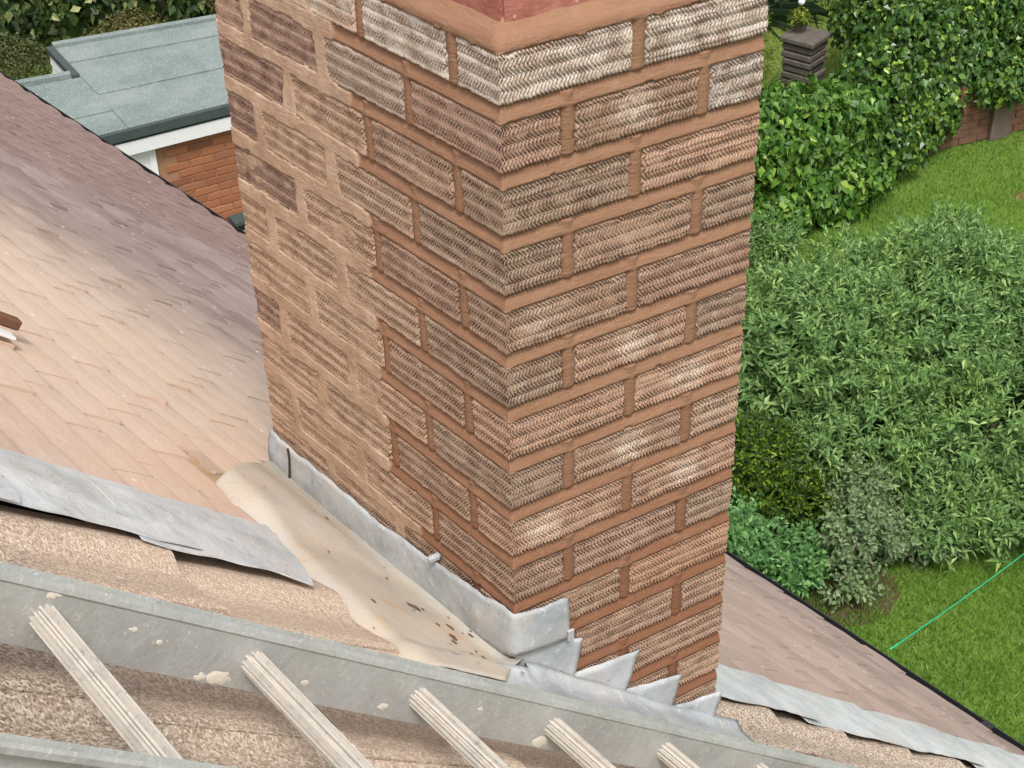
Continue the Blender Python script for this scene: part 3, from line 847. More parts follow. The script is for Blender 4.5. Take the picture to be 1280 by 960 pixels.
# stepped cover flashing on the right face: each sheet a leaning tooth tucked into a bed joint
TOOTH = [
    [(.0, -.965), (.128, -1.003), (.110, -1.100), (.0, -1.18)],
    [(.100, -1.080), (.250, -1.096), (.217, -1.200), (.100, -1.27)],
    [(.206, -1.180), (.347, -1.209), (.327, -1.303), (.206, -1.37)],
    [(.316, -1.285), (.449, -1.312), (.427, -1.398), (.316, -1.47)],
]
for q, T4 in enumerate(TOOTH):
    T4 = np.array(T4)
    def fn(U_, V_, T4=T4, q=q):
        top = T4[0] * (1 - U_)[..., None] + T4[1] * U_[..., None]; bot = T4[3] * (1 - U_)[..., None] + T4[2] * U_[..., None]
        xz = top * (1 - V_)[..., None] + bot * V_[..., None]
        x = xz[..., 0] + .003 * (fbm(V_ * 6, U_ * 0 + q, 90 + q) - .5) * 2 * U_ ** 3
        z = xz[..., 1] + .003 * (fbm(x * 40, x * 0, 95 + q) - .5) * 2 * (1 - V_)
        d = .0045 + .0010 * U_ ** 3 + .0010 * (fbm(x * 20, z * 20, 97 + q) - .5) * 2
        return wrap(x, z, d), np.broadcast_to(NR, (*x.shape, 3))
    sheet_from(fn, 16, 10, .002, 'lead_step', M['lead3'], fl)
# the apron: from the foot of the steps out over the tiles
def apron2(U_, V_):
    s = -.20 + U_ * .845
    t = -.003 - .028 * np.clip(U_, 0, 1) - .022 * (s < 0) - V_ * .17
    up = .012 * np.clip(1 - V_ / .15, 0, 1) ** 1.5
    h = .030 + .006 * sstep(-.12, .02, s) + up + .005 * (fbm(s * 12, V_ * 4, 62) - .5) * 2
    return rp(s, t, h), np.broadcast_to(EN, (*s.shape, 3))
sheet_from(apron2, 60, 22, .0025, 'lead_apron', M['lead3'], fl)
# coated back gutter behind the stack
def gut_h(s, t):
    """height of the gutter coat over the boarding: tucked under the tiles, turned up a little at the stack"""
    return -.002 + .030 * sstep(-.345, -.27, s) + .022 * sstep(.30, .42, t) * sstep(-.02, -.2, s) + .012 * sstep(.02, -.03, t) + sstep(-.05, .0, s) * .022 * np.clip(1 - t / .5, 0, 1)
def gutter_sheet(U_, V_):
    t = -.085 + V_ * .825
    s_up = np.interp(t, [-1, .42, .45, .735], [-.42, -.42, -.376, -.0175])
    s_dn = np.interp(t, [-.085, -.03, .01, 1], [-.12, -.05, .03, .01])
    s = s_up * (1 - U_) + s_dn * U_
    h = gut_h(s, t) + .004 * (fbm(s * 9, t * 9, 63) - .5) * 2
    return rp(s, t, h), np.broadcast_to(EN, (*s.shape, 3))
sheet_from(gutter_sheet, 40, 60, .0025, 'back_gutter', M['screed'], fl)
# grit and debris lying in the gutter
for q in range(30):
    s = random.uniform(-.30, -.02); t = random.uniform(-.02, .5)
    if q < 18: s = random.uniform(-.16, -.03); t = random.uniform(-.05, .16)
    r = random.choice((.0018, .002, .003, .004)) if q > 2 else random.uniform(.006, .009)
    n6 = 7; Vv = []
    for lay, hh in ((1.0, 0), (.6, .5)):
        for a_ in range(n6):
            an = 2 * math.pi * a_ / n6; rad = r * lay * random.uniform(.7, 1.3)
            Vv.append(rp(s + rad * math.cos(an), t + rad * 1.6 * math.sin(an), .003 + float(gut_h(np.array(s), np.array(t))) + r * .35 * hh))
    Ff = [tuple((a_, (a_ + 1) % n6, n6 + (a_ + 1) % n6, n6 + a_)) for a_ in range(n6)] + [tuple(range(n6, 2 * n6))]
    if q == 0: crumbs = []
    crumbs.append((np.array(Vv), Ff))
V, F = merge(crumbs)
tag(part('mortar_crumbs', V, F, M['wood']), 'dark crumbs of mortar and grit lying in the gutter behind the chimney', 'debris', kind='stuff')

# broken spot in the far roof beside the gutter: bedding mortar where a tile is missing
def patch(U_, V_):
    s = -.36 + U_ * .17; t = .50 + V_ * .18
    h = .012 + .010 * (fbm(s * 40, t * 40, 64) - .3)
    return rp(s, t, h), np.broadcast_to(EN, (*s.shape, 3))
o = sheet_from(patch, 16, 16, .01, 'bedding_patch', M['rubble'], None)
tag(o, 'crumbly tan bedding mortar laid bare where a plain tile is missing', 'mortar patch')
# lath and sliver on the far roof at the left edge
V, F = bev_box(.22, .026, .020, .003)
X = rp(-.60, .965, .052); Vw = V[:, :1] * ED + V[:, 1:2] * EC + V[:, 2:] * EN + X
tag(part('timber_lath', Vw, F, M['wood']), 'short brown timber lath lying on the dusty plain tiles', 'lath')
V, F = bev_box(.20, .03, .006, .001)
X = rp(-.62, .915, .040); Vw = V[:, :1] * ED + V[:, 1:2] * EC + V[:, 2:] * EN + X
tag(part('plastic_offcut', Vw, F, M['white']), 'thin white offcut lying beside the brown lath', 'offcut')

# ================================================================== the roof ladder
lad = empty('roof_ladder', tuple(rp(-.6, -.46, .05)), 'grey aluminium ladder with fluted rungs laid down the tiled slope', 'ladder')
def rail(t, inner):
    s = np.linspace(-1.95, 1.5, 40)
    # C section: web with lips, drawn in (t offset, h)
    hh0, hh1 = .052, .124
    w_ = .018 * inner
    prof = [(0, hh0), (w_, hh0), (w_, hh0 + .005), (.004 * inner, hh0 + .006), (.004 * inner, hh1 - .012), (w_ * .55, hh1 - .010), (w_, hh1 - .006),
            (w_, hh1), (w_ * .85, hh1 + .003), (w_ * .66, hh1 - .003), (w_ * .32, hh1 - .003), (w_ * .12, hh1 + .0025), (-.004 * inner, hh1 - .001), (-.006 * inner, hh1 - .006), (-.004 * inner, hh1 - .009), (-.004 * inner, hh0)]
    n = len(prof); Vv = []
    for q in s:
        for (a, b) in prof: Vv.append(rp(q, t + a, b))
    Ff = []
    for i in range(len(s) - 1):
        for k in range(n):
            f = (i * n + k, i * n + (k + 1) % n, (i + 1) * n + (k + 1) % n, (i + 1) * n + k)
            Ff.append(f if inner > 0 else f[::-1])
    Ff += [tuple(range(n)), tuple((len(s) - 1) * n + k for k in range(n))[::-1]]
    return part('rail', Vv, Ff, M['alu'], lad)
T1, T2 = -.316, -.622
rail(T1, 1); rail(T2, -1)
NF = 12; rungs_s = [-1.127 + .2790 * q for q in range(-2, 10)]
def rung_mesh():
    Vv = []; prof = []
    for q in range(NF * 6):
        an = 2 * math.pi * q / (NF * 6); r = .0150 if q % 6 < 3 else .0098
        prof.append((r * math.cos(an), r * math.sin(an)))
    n = len(prof)
    for y in (T2 + .004, T1 - .003):
        for a, b in prof: Vv.append((a, y, b))
    Ff = [(k, (k + 1) % n, n + (k + 1) % n, n + k) for k in range(n)] + [tuple(range(n))[::-1], tuple(range(n, 2 * n))]
    return np.array(Vv), Ff
RV, RF = rung_mesh()
for s in rungs_s:
    ang = random.uniform(0, 1); ca, sa = math.cos(ang), math.sin(ang)
    a = RV[:, 0] * ca - RV[:, 2] * sa; b = RV[:, 0] * sa + RV[:, 2] * ca
    part('rung', rp(s + a, RV[:, 1],   .088 + b), RF, M['rung'], lad)
# dried mortar splashes stuck to the far rail and tiles
def splat(fn, r, name, parent, k):
    n6 = 22; Vv = [fn(0, 0, r * .10)]
    for lay, hh in ((.6, .08), (1.0, .005)):
        for a_ in range(n6):
            an = 2 * math.pi * a_ / n6; rad = r * lay * (.6 + .8 * float(vnoise(np.array(a_ * .55), np.array(k * 3.3 + lay * .3), 5)))
            Vv.append(fn(rad * math.cos(an) * 1.3, rad * math.sin(an) * .75, r * hh))
    Ff = [(0, 1 + a_, 1 + (a_ + 1) % n6) for a_ in range(n6)] + [(1 + a_, 1 + n6 + a_, 1 + n6 + (a_ + 1) % n6, 1 + (a_ + 1) % n6) for a_ in range(n6)]
    o = part(name, Vv, Ff, M['splat'], parent, smooth=True); return o
k = 0
for s, h, r in [(-.88, .046, .012), (-.905, .042, .006), (-.98, .072, .004), (-.30, .045, .012), (-.62, .05, .006), (-1.02, .08, .004), (-.76, .06, .005), (-.45, .075, .004), (-1.13, .098, .006)]:
    k += 1
    splat(lambda a, b, c, s=s, h=h: rp(s + a, T1 - .0045 - c, h + .016 + b), r, 'mortar_splash', lad, k)
for s, t, r in [(-.955, .135, .014), (-.955, .128, .009), (-.72, -.06, .010), (-.70, -.065, .008), (-.93, .02, .004), (-.82, -.02, .004)]:
    k += 1
    splat(lambda a, b, c, s=s, t=t: rp(s + a, t + b, .018 + float(roll((np.array(t) + .04) % TW)) + c), r, 'mortar_splash', near, k)

# ================================================================== plants
def unit(v): return v / np.maximum(np.linalg.norm(v, axis=-1, keepdims=True), 1e-9)
def leaves_mesh(P0, D, N, L, Wd, fold=.18, mid=.42, droop=0.0):
    """folded four-point leaves"""
    D = unit(D); B = unit(np.cross(D, N)); N = unit(np.cross(B, D))
    L = L[:, None]; Wd = Wd[:, None]
    tip = P0 + D * L - np.array([0, 0, 1.0]) * (droop * L)
    m = P0 + D * (L * mid)
    l = m + B * Wd * .5 + N * (fold * Wd); r = m - B * Wd * .5 + N * (fold * Wd)
    n = len(P0)
    V = np.stack([P0, r, tip, l], 1).reshape(-1, 3)
    i = np.arange(n)[:, None] * 4
    F = np.concatenate([i + np.array([[0, 1, 2]]), i + np.array([[0, 2, 3]])], 0)
    return V, F
def lobe_points(lobes, n, rng, shell=.35, up=.25, rough=.30):
    c = np.array([l[0] for l in lobes], float); r = np.array([l[1] for l in lobes], float)
    wts = (r[:, 0] * r[:, 1] + r[:, 0] * r[:, 2] + r[:, 1] * r[:, 2]); wts /= wts.sum()
    out_p = []; out_n = []
    need = n
    while need > 0:
        q = rng.choice(len(lobes), need * 2, p=wts)
        d = unit(rng.normal(size=(need * 2, 3)) + np.array([0, 0, up]))
        bum = 1 + rough * (fbm(d[:, 0] * 4 + q * 5.1 + d[:, 2] * 1.7, d[:, 1] * 4 + d[:, 2] * 3.1, 77) - .5) * 2
        rad = (1 - shell * rng.random(need * 2) ** 1.6) * bum
        p = c[q] + d * r[q] * rad[:, None]
        # drop points deep inside another lobe or under ground
        dn = np.min(np.linalg.norm((p[:, None] - c[None]) / r[None], axis=2), 1)
        ok = (dn > 1 - shell - .25) & (p[:, 2] > GZ + .02)
        p = p[ok][:need]; out_p.append(p); out_n.append(unit(d[ok][:need] / r[q][ok][:need])); need -= len(p)
    return np.concatenate(out_p), np.concatenate(out_n)
def shoot_bush(lobes, nshoot, per, slen, L, Wd, seed, shell=.4, upb=.5, spread=.9, droop=.15):
    rng = np.random.default_rng(seed)
    p, nr_ = lobe_points(lobes, nshoot, rng, shell)
    ax = unit(nr_ * .7 + rng.normal(size=p.shape) * .35 + np.array([0, 0, upb]))
    P0 = []; D = []; N = []; LL = []; WW = []
    a0 = rng.random(nshoot) * 6.28
    u = unit(np.cross(ax, rng.normal(size=p.shape))); v = np.cross(ax, u)
    for k in range(per):
        f = (k // 2) / max(1, (per - 1) // 2)
        an = a0 + (k // 2) * 1.57 + (k % 2) * math.pi + rng.normal(size=nshoot) * .25
        side = u * np.cos(an)[:, None] + v * np.sin(an)[:, None]
        pos = p + ax * (slen * (f - .7))[..., None] if np.ndim(f) else p + ax * (slen * (f - .7))
        d = unit(side * spread * (1.1 - .7 * f) + ax * (.35 + .8 * f) + rng.normal(size=p.shape) * .12)
        P0.append(pos); D.append(d); N.append(unit(ax + side * -.2 + rng.normal(size=p.shape) * .15))
        sc_ = (1.0 - .45 * f) * (.75 + .5 * rng.random(nshoot))
        LL.append(L * sc_); WW.append(Wd * sc_)
    return leaves_mesh(np.concatenate(P0), np.concatenate(D), np.concatenate(N), np.concatenate(LL), np.concatenate(WW), droop=droop)
def scatter_bush(lobes, n, L, Wd, seed, shell=.4, down=.4, face=.8, mid=.4, up=.25, droop=.1):
    rng = np.random.default_rng(seed)
    p, nr_ = lobe_points(lobes, n, rng, shell, up)
    nrm = unit(nr_ * face + rng.normal(size=p.shape) * .5 + np.array([0, 0, .35]))
    d = unit(np.cross(nrm, rng.normal(size=p.shape)) + np.array([0, 0, -down]))
    s = .6 + .8 * rng.random(n)
    return leaves_mesh(p, d, nrm, L * s, Wd * s, mid=mid, droop=droop)
def bush(name, label, cat, lobes, mesh, mat, stems=4, group=None, seed=0):
    c = np.mean([l[0] for l in lobes], 0)
    root = empty(name, (c[0], c[1], GZ), label, cat, group)
    part('foliage', mesh[0], mesh[1], mat, root)
    rng = random.Random(seed)
    sp = []
    for k in range(stems):
        l = lobes[k % len(lobes)]; tgt = np.array(l[0]) + np.array([rng.uniform(-.4, .4) * l[1][0], rng.uniform(-.4, .4) * l[1][1], rng.uniform(.1, .5) * l[1][2]])
        b0 = np.array([c[0] * .5 + l[0][0] * .5 + rng.uniform(-.12, .12), c[1] * .5 + l[0][1] * .5 + rng.uniform(-.12, .12), GZ])
        midp = (b0 * .55 + tgt * .45) + np.array([rng.uniform(-.1, .1), rng.uniform(-.1, .1), .15])
        sp.append(tube_pts([b0, midp, tgt], [.03, .02, .008], 6))
    for v, f in sp: part('stem', v, f, M['bark'], root)
    return root

# big grey-green shrub on the right
lob = [((5.6, 5.3, -5.5), (.8, .7, .68)), ((6.4, 5.25, -5.5), (1.0, .9, .68)), ((7.05, 5.3, -5.45), (.7, .75, .66)), ((7.6, 4.5, -5.75), (.8, .8, .6)),
       ((6.6, 4.35, -5.8), (1.0, .7, .5)), ((5.6, 4.65, -5.75), (.65, .6, .5)), ((7.7, 3.8, -5.9), (.7, .6, .45)), ((6.5, 3.75, -6.0), (.85, .5, .36)), ((7.4, 3.35, -6.05), (.6, .4, .3)), ((5.35, 5.6, -5.6), (.6, .6, .6)), ((5.75, 3.95, -6.02), (.5, .4, .28))]
bush('buddleia_shrub', 'large grey green shrub with long narrow leaves filling the garden right of the chimney', 'shrub', lob,
     shoot_bush(lob, 8800, 12, .15, .092, .028, 11), LEAF['buddleia'], 7, seed=1)
lob = [((4.7, 4.8, -5.85), (.48, .42, .42)), ((5.05, 4.55, -5.98), (.36, .36, .32))]
bush('privet_bush', 'dark bush with yellow green shoot tips against the right edge of the chimney', 'shrub', lob,
     shoot_bush(lob, 1700, 10, .10, .05, .021, 12, spread=1.0), LEAF['privet'], 4, seed=2)
lob = [((4.95, 4.0, -5.92), (.26, .22, .26)), ((5.25, 3.98, -6.02), (.26, .2, .2)), ((5.5, 3.85, -6.12), (.26, .2, .14)), ((5.2, 4.25, -5.85), (.3, .2, .3)), ((4.8, 3.8, -6.14), (.2, .14, .12))]
bush('rose_bush', 'small pale dull green bush growing in front of the large shrub', 'shrub', lob,
     shoot_bush(lob, 560, 10, .14, .060, .040, 13, spread=1.2, upb=.3, shell=.8), LEAF['rose'], 4, seed=3)
lob = [((4.25, 4.45, -5.92), (.32, .26, .26)), ((4.6, 4.15, -6.08), (.28, .22, .18))]
bush('mahonia_bush', 'fresh green broad leaved plant peeping over the black gutter beside the chimney', 'plant', lob,
     shoot_bush(lob, 340, 10, .16, .075, .042, 14, spread=1.3, upb=.25), LEAF['fern'], 3, seed=4)

# ivy and climbers over the garden wall
lob = [((9.45, 8.75, -5.72), (.55, .5, .56)), ((10.2, 8.95, -5.40), (.68, .55, .58)), ((11.2, 9.0, -5.22), (.85, .62, .62)), ((12.4, 9.0, -5.15), (1.0, .75, .72)),
       ((10.6, 9.8, -5.3), (.8, .6, .75)), ((9.1, 8.35, -5.98), (.55, .42, .34)), ((11.9, 9.8, -5.0), (1.0, .7, .9)), ((10.35, 8.55, -5.55), (.5, .3, .36)), ((11.4, 8.45, -5.42), (.6, .3, .36)), ((9.75, 8.35, -5.8), (.4, .2, .36)), ((10.6, 8.2, -5.62), (.42, .18, .26)), ((11.6, 8.1, -5.58), (.6, .2, .28)), ((12.6, 8.0, -5.5), (.6, .25, .35))]
bush('ivy_hedge', 'dark ivy hanging over the old brick garden wall', 'hedge', lob,
     scatter_bush(lob, 52000, .066, .056, 21, shell=.42, down=.9), LEAF['ivy'], 7, seed=5)
lob = [((7.35, 8.3, -5.62), (.6, .45, .58)), ((8.05, 8.4, -5.66), (.58, .45, .54)), ((8.7, 8.55, -5.78), (.48, .4, .46)), ((7.6, 8.15, -6.0), (.6, .42, .36)), ((6.8, 8.4, -5.75), (.5, .45, .55)), ((7.35, 7.9, -6.05), (.55, .32, .26)), ((8.2, 8.0, -6.05), (.6, .35, .28))]
bush('leafy_climber', 'bright green leafy climber mounding beside the upper right edge of the chimney', 'hedge', lob,
     scatter_bush(lob, 24000, .080, .060, 22, shell=.4, down=.8), LEAF['vine'], 4, seed=6)
lob = [((7.15, 7.6, -6.1), (.3, .22, .18))]
bush('small_shrub', 'low grey green plant at the foot of the leafy climber', 'plant', lob,
     shoot_bush(lob, 220, 10, .13, .085, .026, 23), LEAF['buddleia'], 2, seed=7)
# old garden wall with its piers
gw = empty('garden_wall', (11, 8.6, GZ), 'low old red brick garden wall half hidden under the ivy', 'wall')
A = np.array([9.5, 8.42, 0]); Bv = np.array([13.5, 7.92, 0]); dv = Bv - A; L = np.linalg.norm(dv); dv /= L; nv = np.array([-dv[1], dv[0], 0])
def wbox(u0, u1, v0, v1, z0, z1):
    return np.array([(*(A + dv * u + nv * v)[:2], z) for z in (z0, z1) for u, v in ((u0, v0), (u1, v0), (u1, v1), (u0, v1))]), BOXF
V, F = wbox(0, L, .012, .2, GZ, GZ + .66); part('wall_core', V, F, M['gmort'], gw)
for r_ in range(8):
    u = -.11 * (r_ % 2); z0 = GZ + .02 + r_ * .08
    while u < L - .02:
        u0 = max(u, 0) + .006; u1 = min(u + .22, L) - .006
        if u1 > u0 + .02:
            jx = random.uniform(-.004, .004)
            V, F = wbox(u0, u1, jx, .1, z0, z0 + .068); part('brick', V, F, M['gwall'], gw)
        u += .23
for u0 in (1.05, 3.0):
    V, F = wbox(u0, u0 + .24, -.05, .22, GZ, GZ + .70); part('pier', V, F, M['gmort'], gw)
# stone pillar with its capping
px_, py_ = 9.55, 10.05
pil = empty('stone_pillar', (px_, py_, GZ), 'short dark pillar of stacked stone slabs standing on the lawn', 'pillar')
ra = math.radians(20)
def rotbox(cx, cy, sx, sy, sz, z, ang, b=.012):
    V, F = bev_box(sx, sy, sz, b); c_, s_ = math.cos(ang), math.sin(ang)
    V = np.stack([V[:, 0] * c_ - V[:, 1] * s_ + cx, V[:, 0] * s_ + V[:, 1] * c_ + cy, V[:, 2] + z], 1); return V, F
for q in range(9):
    V, F = rotbox(px_ + random.uniform(-.014, .014), py_ + random.uniform(-.014, .014), .35 + random.uniform(-.03, .02), .35 + random.uniform(-.03, .02), .066, GZ + .036 + q * .078, ra + random.uniform(-.02, .02))
    part('stone_block', V, F, M['stone'], pil)
V, F = rotbox(px_, py_, .31, .31, .70, GZ + .35, ra, .01); part('core', V, F, M['soil'], pil)
V, F = rotbox(px_, py_, .41, .41, .065, GZ + .745, ra, .014); part('capstone', V, F, M['stone'], pil)
# little planted pot with a white ball on the cap
orn = empty('garden_ornament', (px_ + .0, py_ + .1, GZ + .78), 'small planted pot with a white ball standing on the stone pillar', 'ornament')
V, F = tube_pts([(px_, py_ + .1, GZ + .778), (px_, py_ + .1, GZ + .82), (px_, py_ + .1, GZ + .90)], [.06, .065, .085], 12); part('pot', V, F, M['stone'], orn)
Vb, Fb = [], []
for i in range(7):
    for j in range(10):
        th = math.pi * i / 6; ph = 2 * math.pi * j / 10
        Vb.append((px_ + .01 + .038 * math.sin(th) * math.cos(ph), py_ + .12 + .038 * math.sin(th) * math.sin(ph), GZ + 1.09 + .042 * math.cos(th)))
for i in range(6):
    for j in range(10): Fb.append((i * 10 + j, (i + 1) * 10 + j, (i + 1) * 10 + (j + 1) % 10, i * 10 + (j + 1) % 10))
part('ball', Vb, Fb, M['white'], orn, smooth=True)
V, F = tube_pts([(px_ + .01, py_ + .12, GZ + .88), (px_ + .01, py_ + .12, GZ + 1.06)], .012, 6); part('stalk', V, F, M['bark'], orn)
lm = scatter_bush([((px_ - .03, py_ + .08, GZ + .95), (.12, .1, .07))], 160, .06, .03, 33, shell=.8, down=.1); part('foliage', lm[0], lm[1], LEAF['yellow'], orn)
# yellow green shrub left of the pillar
lob = [((8.95, 10.35, -5.75), (.34, .34, .5)), ((8.75, 10.1, -5.95), (.3, .3, .35))]
bush('golden_shrub', 'feathery yellow green shrub between the chimney and the stone pillar', 'shrub', lob,
     shoot_bush(lob, 520, 10, .12, .06, .02, 34), LEAF['yellow'], 3, seed=8)
# dark sword-leaved plant behind
rng = np.random.default_rng(5); n = 260
base = np.array([10.9, 12.6, GZ]) + rng.normal(size=(n, 3)) * np.array([.45, .25, 0]); d = unit(rng.normal(size=(n, 3)) * np.array([1, 1, .2]) + np.array([0, -.1, .75]))
V, F = leaves_mesh(base, d, np.tile(np.array([0, 0, 1.0]), (n, 1)) + rng.normal(size=(n, 3)) * .3, .75 + .45 * rng.random(n), np.full(n, .05), droop=.28, mid=.3)
sw = empty('sword_leaf_plant', (10.9, 12.6, GZ), 'dark clump of long sword shaped leaves at the top of the lawn', 'plant')
part('leaf_blades', V, F, LEAF['spiky'], sw)
lob = [((12.6, 13.2, -5.6), (1.4, .7, .8)), ((10.3, 13.9, -5.5), (1.6, .8, .9)), ((14.5, 12.4, -5.5), (1.4, .8, .9))]
bush('dark_border_shrub', 'dark shrub mass at the far end of the lawn behind the sword leaved clump', 'shrub', lob,
     scatter_bush(lob, 9000, .09, .06, 36, shell=.4), LEAF['ivy'], 4, seed=9)
# bed of bare soil under the large shrub
ang = np.linspace(0, 2 * math.pi, 40, endpoint=False)
rad = 1 + .16 * (fbm(np.cos(ang) * 2 + 4, np.sin(ang) * 2 + 4, 3) - .5) * 2
V = np.stack([4.85 + .34 * rad * np.cos(ang), 3.85 + .24 * rad * np.sin(ang), np.full(40, GZ + .004)], 1)
V = np.concatenate([V, [[4.85, 3.85, GZ + .004]]]); F = [(i, (i + 1) % 40, 40) for i in range(40)]
tag(part('soil_bed', V, F, M['soil']), kind='structure')
# grass
def grass(name, label, areas, seed):
    rng = np.random.default_rng(seed); Vs = []; 
    for (x0, x1, y0, y1, n, h, wd) in areas:
        p = np.stack([rng.uniform(x0, x1, n), rng.uniform(y0, y1, n), np.full(n, GZ + .001)], 1)
        bed = ((p[:, 0] - 4.85) / .16) ** 2 + ((p[:, 1] - 3.85) / .10) ** 2
        p = p[bed > 1.0 + .3 * (rng.random(n) - .5)]; n = len(p)
        an = rng.random(n) * 6.28; b = np.stack([np.cos(an), np.sin(an), 0 * an], 1) * wd / 2
        hh = h * (.6 + .8 * fbm(p[:, 0] * 3, p[:, 1] * 3, seed)) * (.6 + .6 * rng.random(n))
        ln = rng.normal(size=(n, 3)) * .5; ln[:, 2] = 1
        tip = p + unit(ln) * hh[:, None]
        Vs.append(np.stack([p - b, p + b, tip], 1).reshape(-1, 3))
    V = np.concatenate(Vs); F = np.arange(len(V)).reshape(-1, 3)
    o = part(name, V, F, LEAF['grass'], origin=(0, 0, GZ)); tag(o, label, 'grass', kind='stuff')
grass('grass', 'short mown grass of the lawn', [(4.2, 7.6, 1.2, 4.4, 60000, .055, .007), (6.8, 13.5, 5.8, 8.9, 60000, .045, .008), (8.6, 12.6, 9.0, 13.0, 24000, .045, .009)], 3)
# green clothes line from the gutter into the garden
c0 = rp(eave(.95), .95, .0) + EH * .08
c1 = np.array([5.101, 2.598, -4.881])
ts = np.linspace(0, 1, 24); path = c0[None] * (1 - ts)[:, None] + c1[None] * ts[:, None]; path[:, 2] -= .02 * 4 * ts * (1 - ts)
V, F = tube_pts(path, .0032, 6); tag(part('clothes_line', V, F, M['cord'], smooth=True), 'taut bright green cord running from the gutter over the lawn', 'cord')

# ================================================================== the garage behind the far roof
gar = empty('garage', (2.5, 9.6, GZ), 'low orange brick garage with a flat green felt roof left of the chimney', 'garage')
RZ = -4.1
def front(x): return 8.92 - .018 * x * .8
def backy(x): return 10.93 - .145 * x
# felt in lapped lengths
NS = 5
for q in range(NS):
    xs = np.linspace(1.95, 7.0, 12)
    u0, u1 = q / NS, (q + 1) / NS
    yf = front(xs) - .06; yb = backy(xs)
    P0 = np.stack([xs, yf + (yb - yf) * u0, np.full(12, RZ + .002 * 0 + .006 * (NS - q) / NS)], 1); P1 = np.stack([xs, yf + (yb - yf) * min(1, u1 + .03), np.full(12, RZ + .006 * (NS - q) / NS - .004)], 1)
    P1[:, 2] = RZ + .012 * ((q + 1) % 2) + .002; P0[:, 2] = RZ + .012 * ((q + 1) % 2) + .002
    V, F = solid_sheet(np.stack([P0, P1], 1), np.array([0, 0, .012])); part('felt_strip', V, F, M['felt'], gar)
for q in range(3):
    xs = np.linspace(-3.0, 1.955, 6); u0, u1 = q / 3, (q + 1) / 3
    yf = front(xs) - .06; yb = 10.27 - .145 * xs
    P0 = np.stack([xs, yf + (yb - yf) * u0, np.full(6, RZ + .010 * (q % 2) + .004)], 1); P1 = np.stack([xs, yf + (yb - yf) * u1, np.full(6, RZ + .010 * (q % 2) + .004)], 1)
    V, F = solid_sheet(np.stack([P0, P1], 1), np.array([0, 0, .012])); part('felt_strip', V, F, M['felt'], gar)
# raised welted edges
def edge_bar(a, b, wd, z0, z1, mat, name):
    a = np.array(a, float); b = np.array(b, float); d = b - a; d /= np.linalg.norm(d); nn_ = np.array([-d[1], d[0]])
    Q = [(*p, z) for z in (z0, z1) for p in (a, b, b + nn_ * wd, a + nn_ * wd)]
    return part(name, Q, BOXF, mat, gar)
edge_bar((1.94, backy(1.94) - .02), (7.0, backy(7) - .02), .07, RZ - .09, RZ + .045, M['felt'], 'edge_kerb')
edge_bar((-3, 10.27 + .435 - .02), (1.88, 10.27 - .273 - .02), .07, RZ - .09, RZ + .045, M['felt'], 'edge_kerb')
edge_bar((1.885, 9.97), (1.885, 10.66), -.06, RZ - .02, RZ + .03, M['felt_edge'], 'edge_kerb')
edge_bar((-3, front(-3) - .10), (7, front(7) - .10), .045, RZ - .055, RZ + .018, M['felt_edge'], 'drip_edge')
edge_bar((-3, front(-3) - .075), (7, front(7) - .075), .06, RZ - .080, RZ - .057, M['black'], 'gutter_lip')
edge_bar((-3, front(-3) - .085), (7, front(7) - .085), .03, RZ - .185, RZ - .082, M['fascia'], 'fascia')
Q = [(x, y, z) for z in (GZ + .004, RZ - .03) for x, y in ((1.98, front(1.98)), (7, front(7)), (7, backy(7) - .05), (1.98, backy(1.98) - .05))]
part('wall', Q, BOXF, M['hmortar'], gar)
Q = [(x, y, z) for z in (GZ + .004, RZ - .032) for x, y in ((-3, front(-3) + .002), (1.97, front(1.97) + .002), (1.97, 9.93), (-3, 10.6))]
part('wall', Q, BOXF, M['hmortar'], gar)
# facing bricks, laid where they can be seen
bm_ = None
BV, BF = bev_box(.186, .05, .056, .003)
for r_ in range(17):
    z = RZ - .222 - r_ * .0645
    x = 1.2 - .098 * (r_ % 2)
    while x < 3.9:
        x += .196
        if x - .09 < 2.13 and z > -5.0: continue
        if bm_ is None:
            bm_ = make_mesh('brick', BV, BF); bm_.materials.append(M['hbrick'])
        b_ = link('brick', bm_, None, gar); b_.location = (x - 2.5, front(x) + .017 - 9.6, z - GZ)
# white window
wf = [(1.30, 2.115, -4.95, -4.295)]
for x0, x1, z0, z1 in wf:
    y = front(1.7)
    V, F = box(x0, x1, y - .02, y + .03, z0, z1); wn = part('window', V, F, M['white'], gar)
    V, F = box(x0 - .02, x1 + .003, y - .035, y - .0205, z1 - .05, z1 + .003); part('frame', V, F, M['white'], wn)
    V, F = box(x1 - .05, x1 + .003, y - .035, y - .0205, z0, z1 - .052); part('frame', V, F, M['white'], wn)
    V, F = box(x0 - .02, x1 + .03, y - .06, y - .022, z0 - .03, z0 - .002); part('sill', V, F, M['white'], wn)
    V, F = box(1.34, 1.70, y - .03, y - .0205, z0 + .05, z1 - .06); part('pane', V, F, plain('window_glass', (.05, .06, .07), .08, .5, .1), wn)
# white lapped boards in the notch
for q in range(7):
    z1 = RZ - .021 - q * .085
    V = np.array([(1.893, 9.96, z1 - .092), (1.915, 9.96, z1 - .092), (1.915, 10.64, z1 - .092), (1.893, 10.64, z1 - .092),
                  (1.906, 9.96, z1), (1.918, 9.96, z1), (1.918, 10.64, z1), (1.906, 10.64, z1)])
    part('cladding_board', V, BOXF, M['white'], gar)
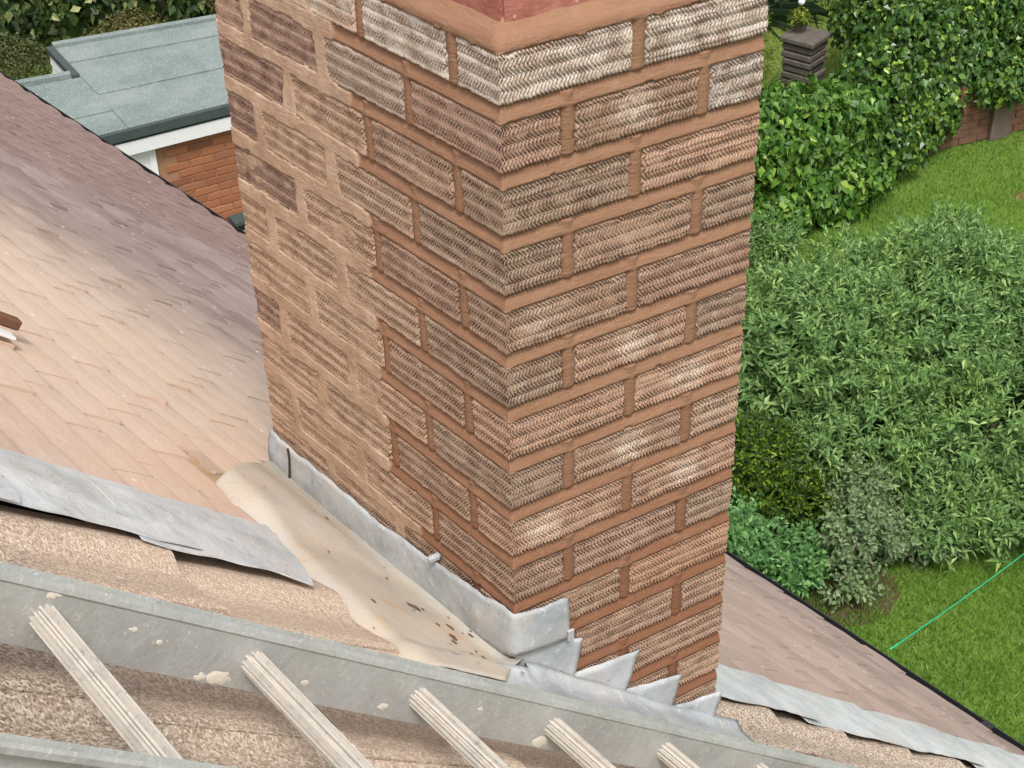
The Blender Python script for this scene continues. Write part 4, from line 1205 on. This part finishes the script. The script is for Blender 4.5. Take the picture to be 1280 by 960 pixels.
# rainwater hopper and pipe on the garage wall
hp = empty('rainwater_hopper', (2.70, 8.8, -5.1), 'small black hopper head with a pale pipe on the orange brick wall', 'hopper')
yh = 8.79
V, F = hexa([(2.655, yh - .06, -5.12), (2.725, yh - .06, -5.12), (2.725, yh + .06, -5.12), (2.655, yh + .06, -5.12), (2.615, yh - .08, -5.06), (2.765, yh - .08, -5.06), (2.765, yh + .06, -5.06), (2.615, yh + .06, -5.06)]); part('hopper_head', V, F, M['black'], hp)
V, F = box(2.605, 2.775, yh - .09, yh + .06, -5.058, -5.03); part('hopper_rim', V, F, M['felt_edge'], hp)
V, F = tube_pts([(2.69, yh, -5.125), (2.69, yh, -5.3), (2.69, yh, GZ)], .022, 10); part('pipe', V, F, M['white'], hp)

# --- planting behind the garage
def sph(cx, cy, cz, rx, ry, rz): return ((cx, cy, cz), (rx, ry, rz))
lob = [sph(x, 16.35 + .15 * math.sin(x * 2), -5.5, 1.1, .8, 1.6) for x in np.arange(-1, 8.5, 1.1)]
bush('variegated_hedge', 'tall hedge of cream flecked dark leaves behind the flat roofed garage', 'hedge', lob,
     scatter_bush(lob, 24000, .11, .085, 41, shell=.35, down=.6), LEAF['hedge'], 9, seed=10)
lob = [sph(2.45, 14.7, -5.9, .36, .36, .36)]
bush('globe_bush', 'round clipped olive green bush above the left end of the roof', 'shrub', lob,
     scatter_bush(lob, 5200, .035, .02, 42, shell=.25, down=-.2), LEAF['globe'], 2, seed=11)
lob = [sph(3.85, 15.0, -5.98, .42, .30, .34), sph(3.5, 15.0, -6.04, .30, .25, .28)]
bush('bronze_bush', 'low bronze brown bush behind the garage roof edge', 'shrub', lob,
     scatter_bush(lob, 3600, .045, .022, 43, shell=.3, down=-.1), LEAF['olive'], 2, seed=12)
lob = [sph(5.35, 15.3, -5.75, .45, .4, .5)]
bush('olive_shrub', 'yellowish olive shrub at the far corner of the garage next to the chimney', 'shrub', lob,
     scatter_bush(lob, 4200, .05, .026, 44, shell=.35, down=0), LEAF['olive'], 2, seed=13)
rng = np.random.default_rng(9); n = 240
base = np.array([3.45, 14.75, GZ]) + rng.normal(size=(n, 3)) * np.array([.22, .08, 0]); d = unit(rng.normal(size=(n, 3)) * .5 + np.array([0, 0, .9]))
V, F = leaves_mesh(base, d, rng.normal(size=(n, 3)), .40 + .2 * rng.random(n), np.full(n, .02), droop=.1, mid=.3)
sg = empty('silver_grass', (3.45, 14.75, GZ), 'tuft of silvery grass before the bronze bush behind the garage', 'plant'); part('leaf_blades', V, F, LEAF['silver'], sg)
lob = [sph(2.95, 14.4, -6.1, .25, .2, .2)]
bush('fresh_green_plant', 'small fresh green plant between the globe bush and the white boards', 'plant', lob,
     scatter_bush(lob, 500, .07, .045, 45, shell=.6, down=0), LEAF['vine'], 2, seed=14)
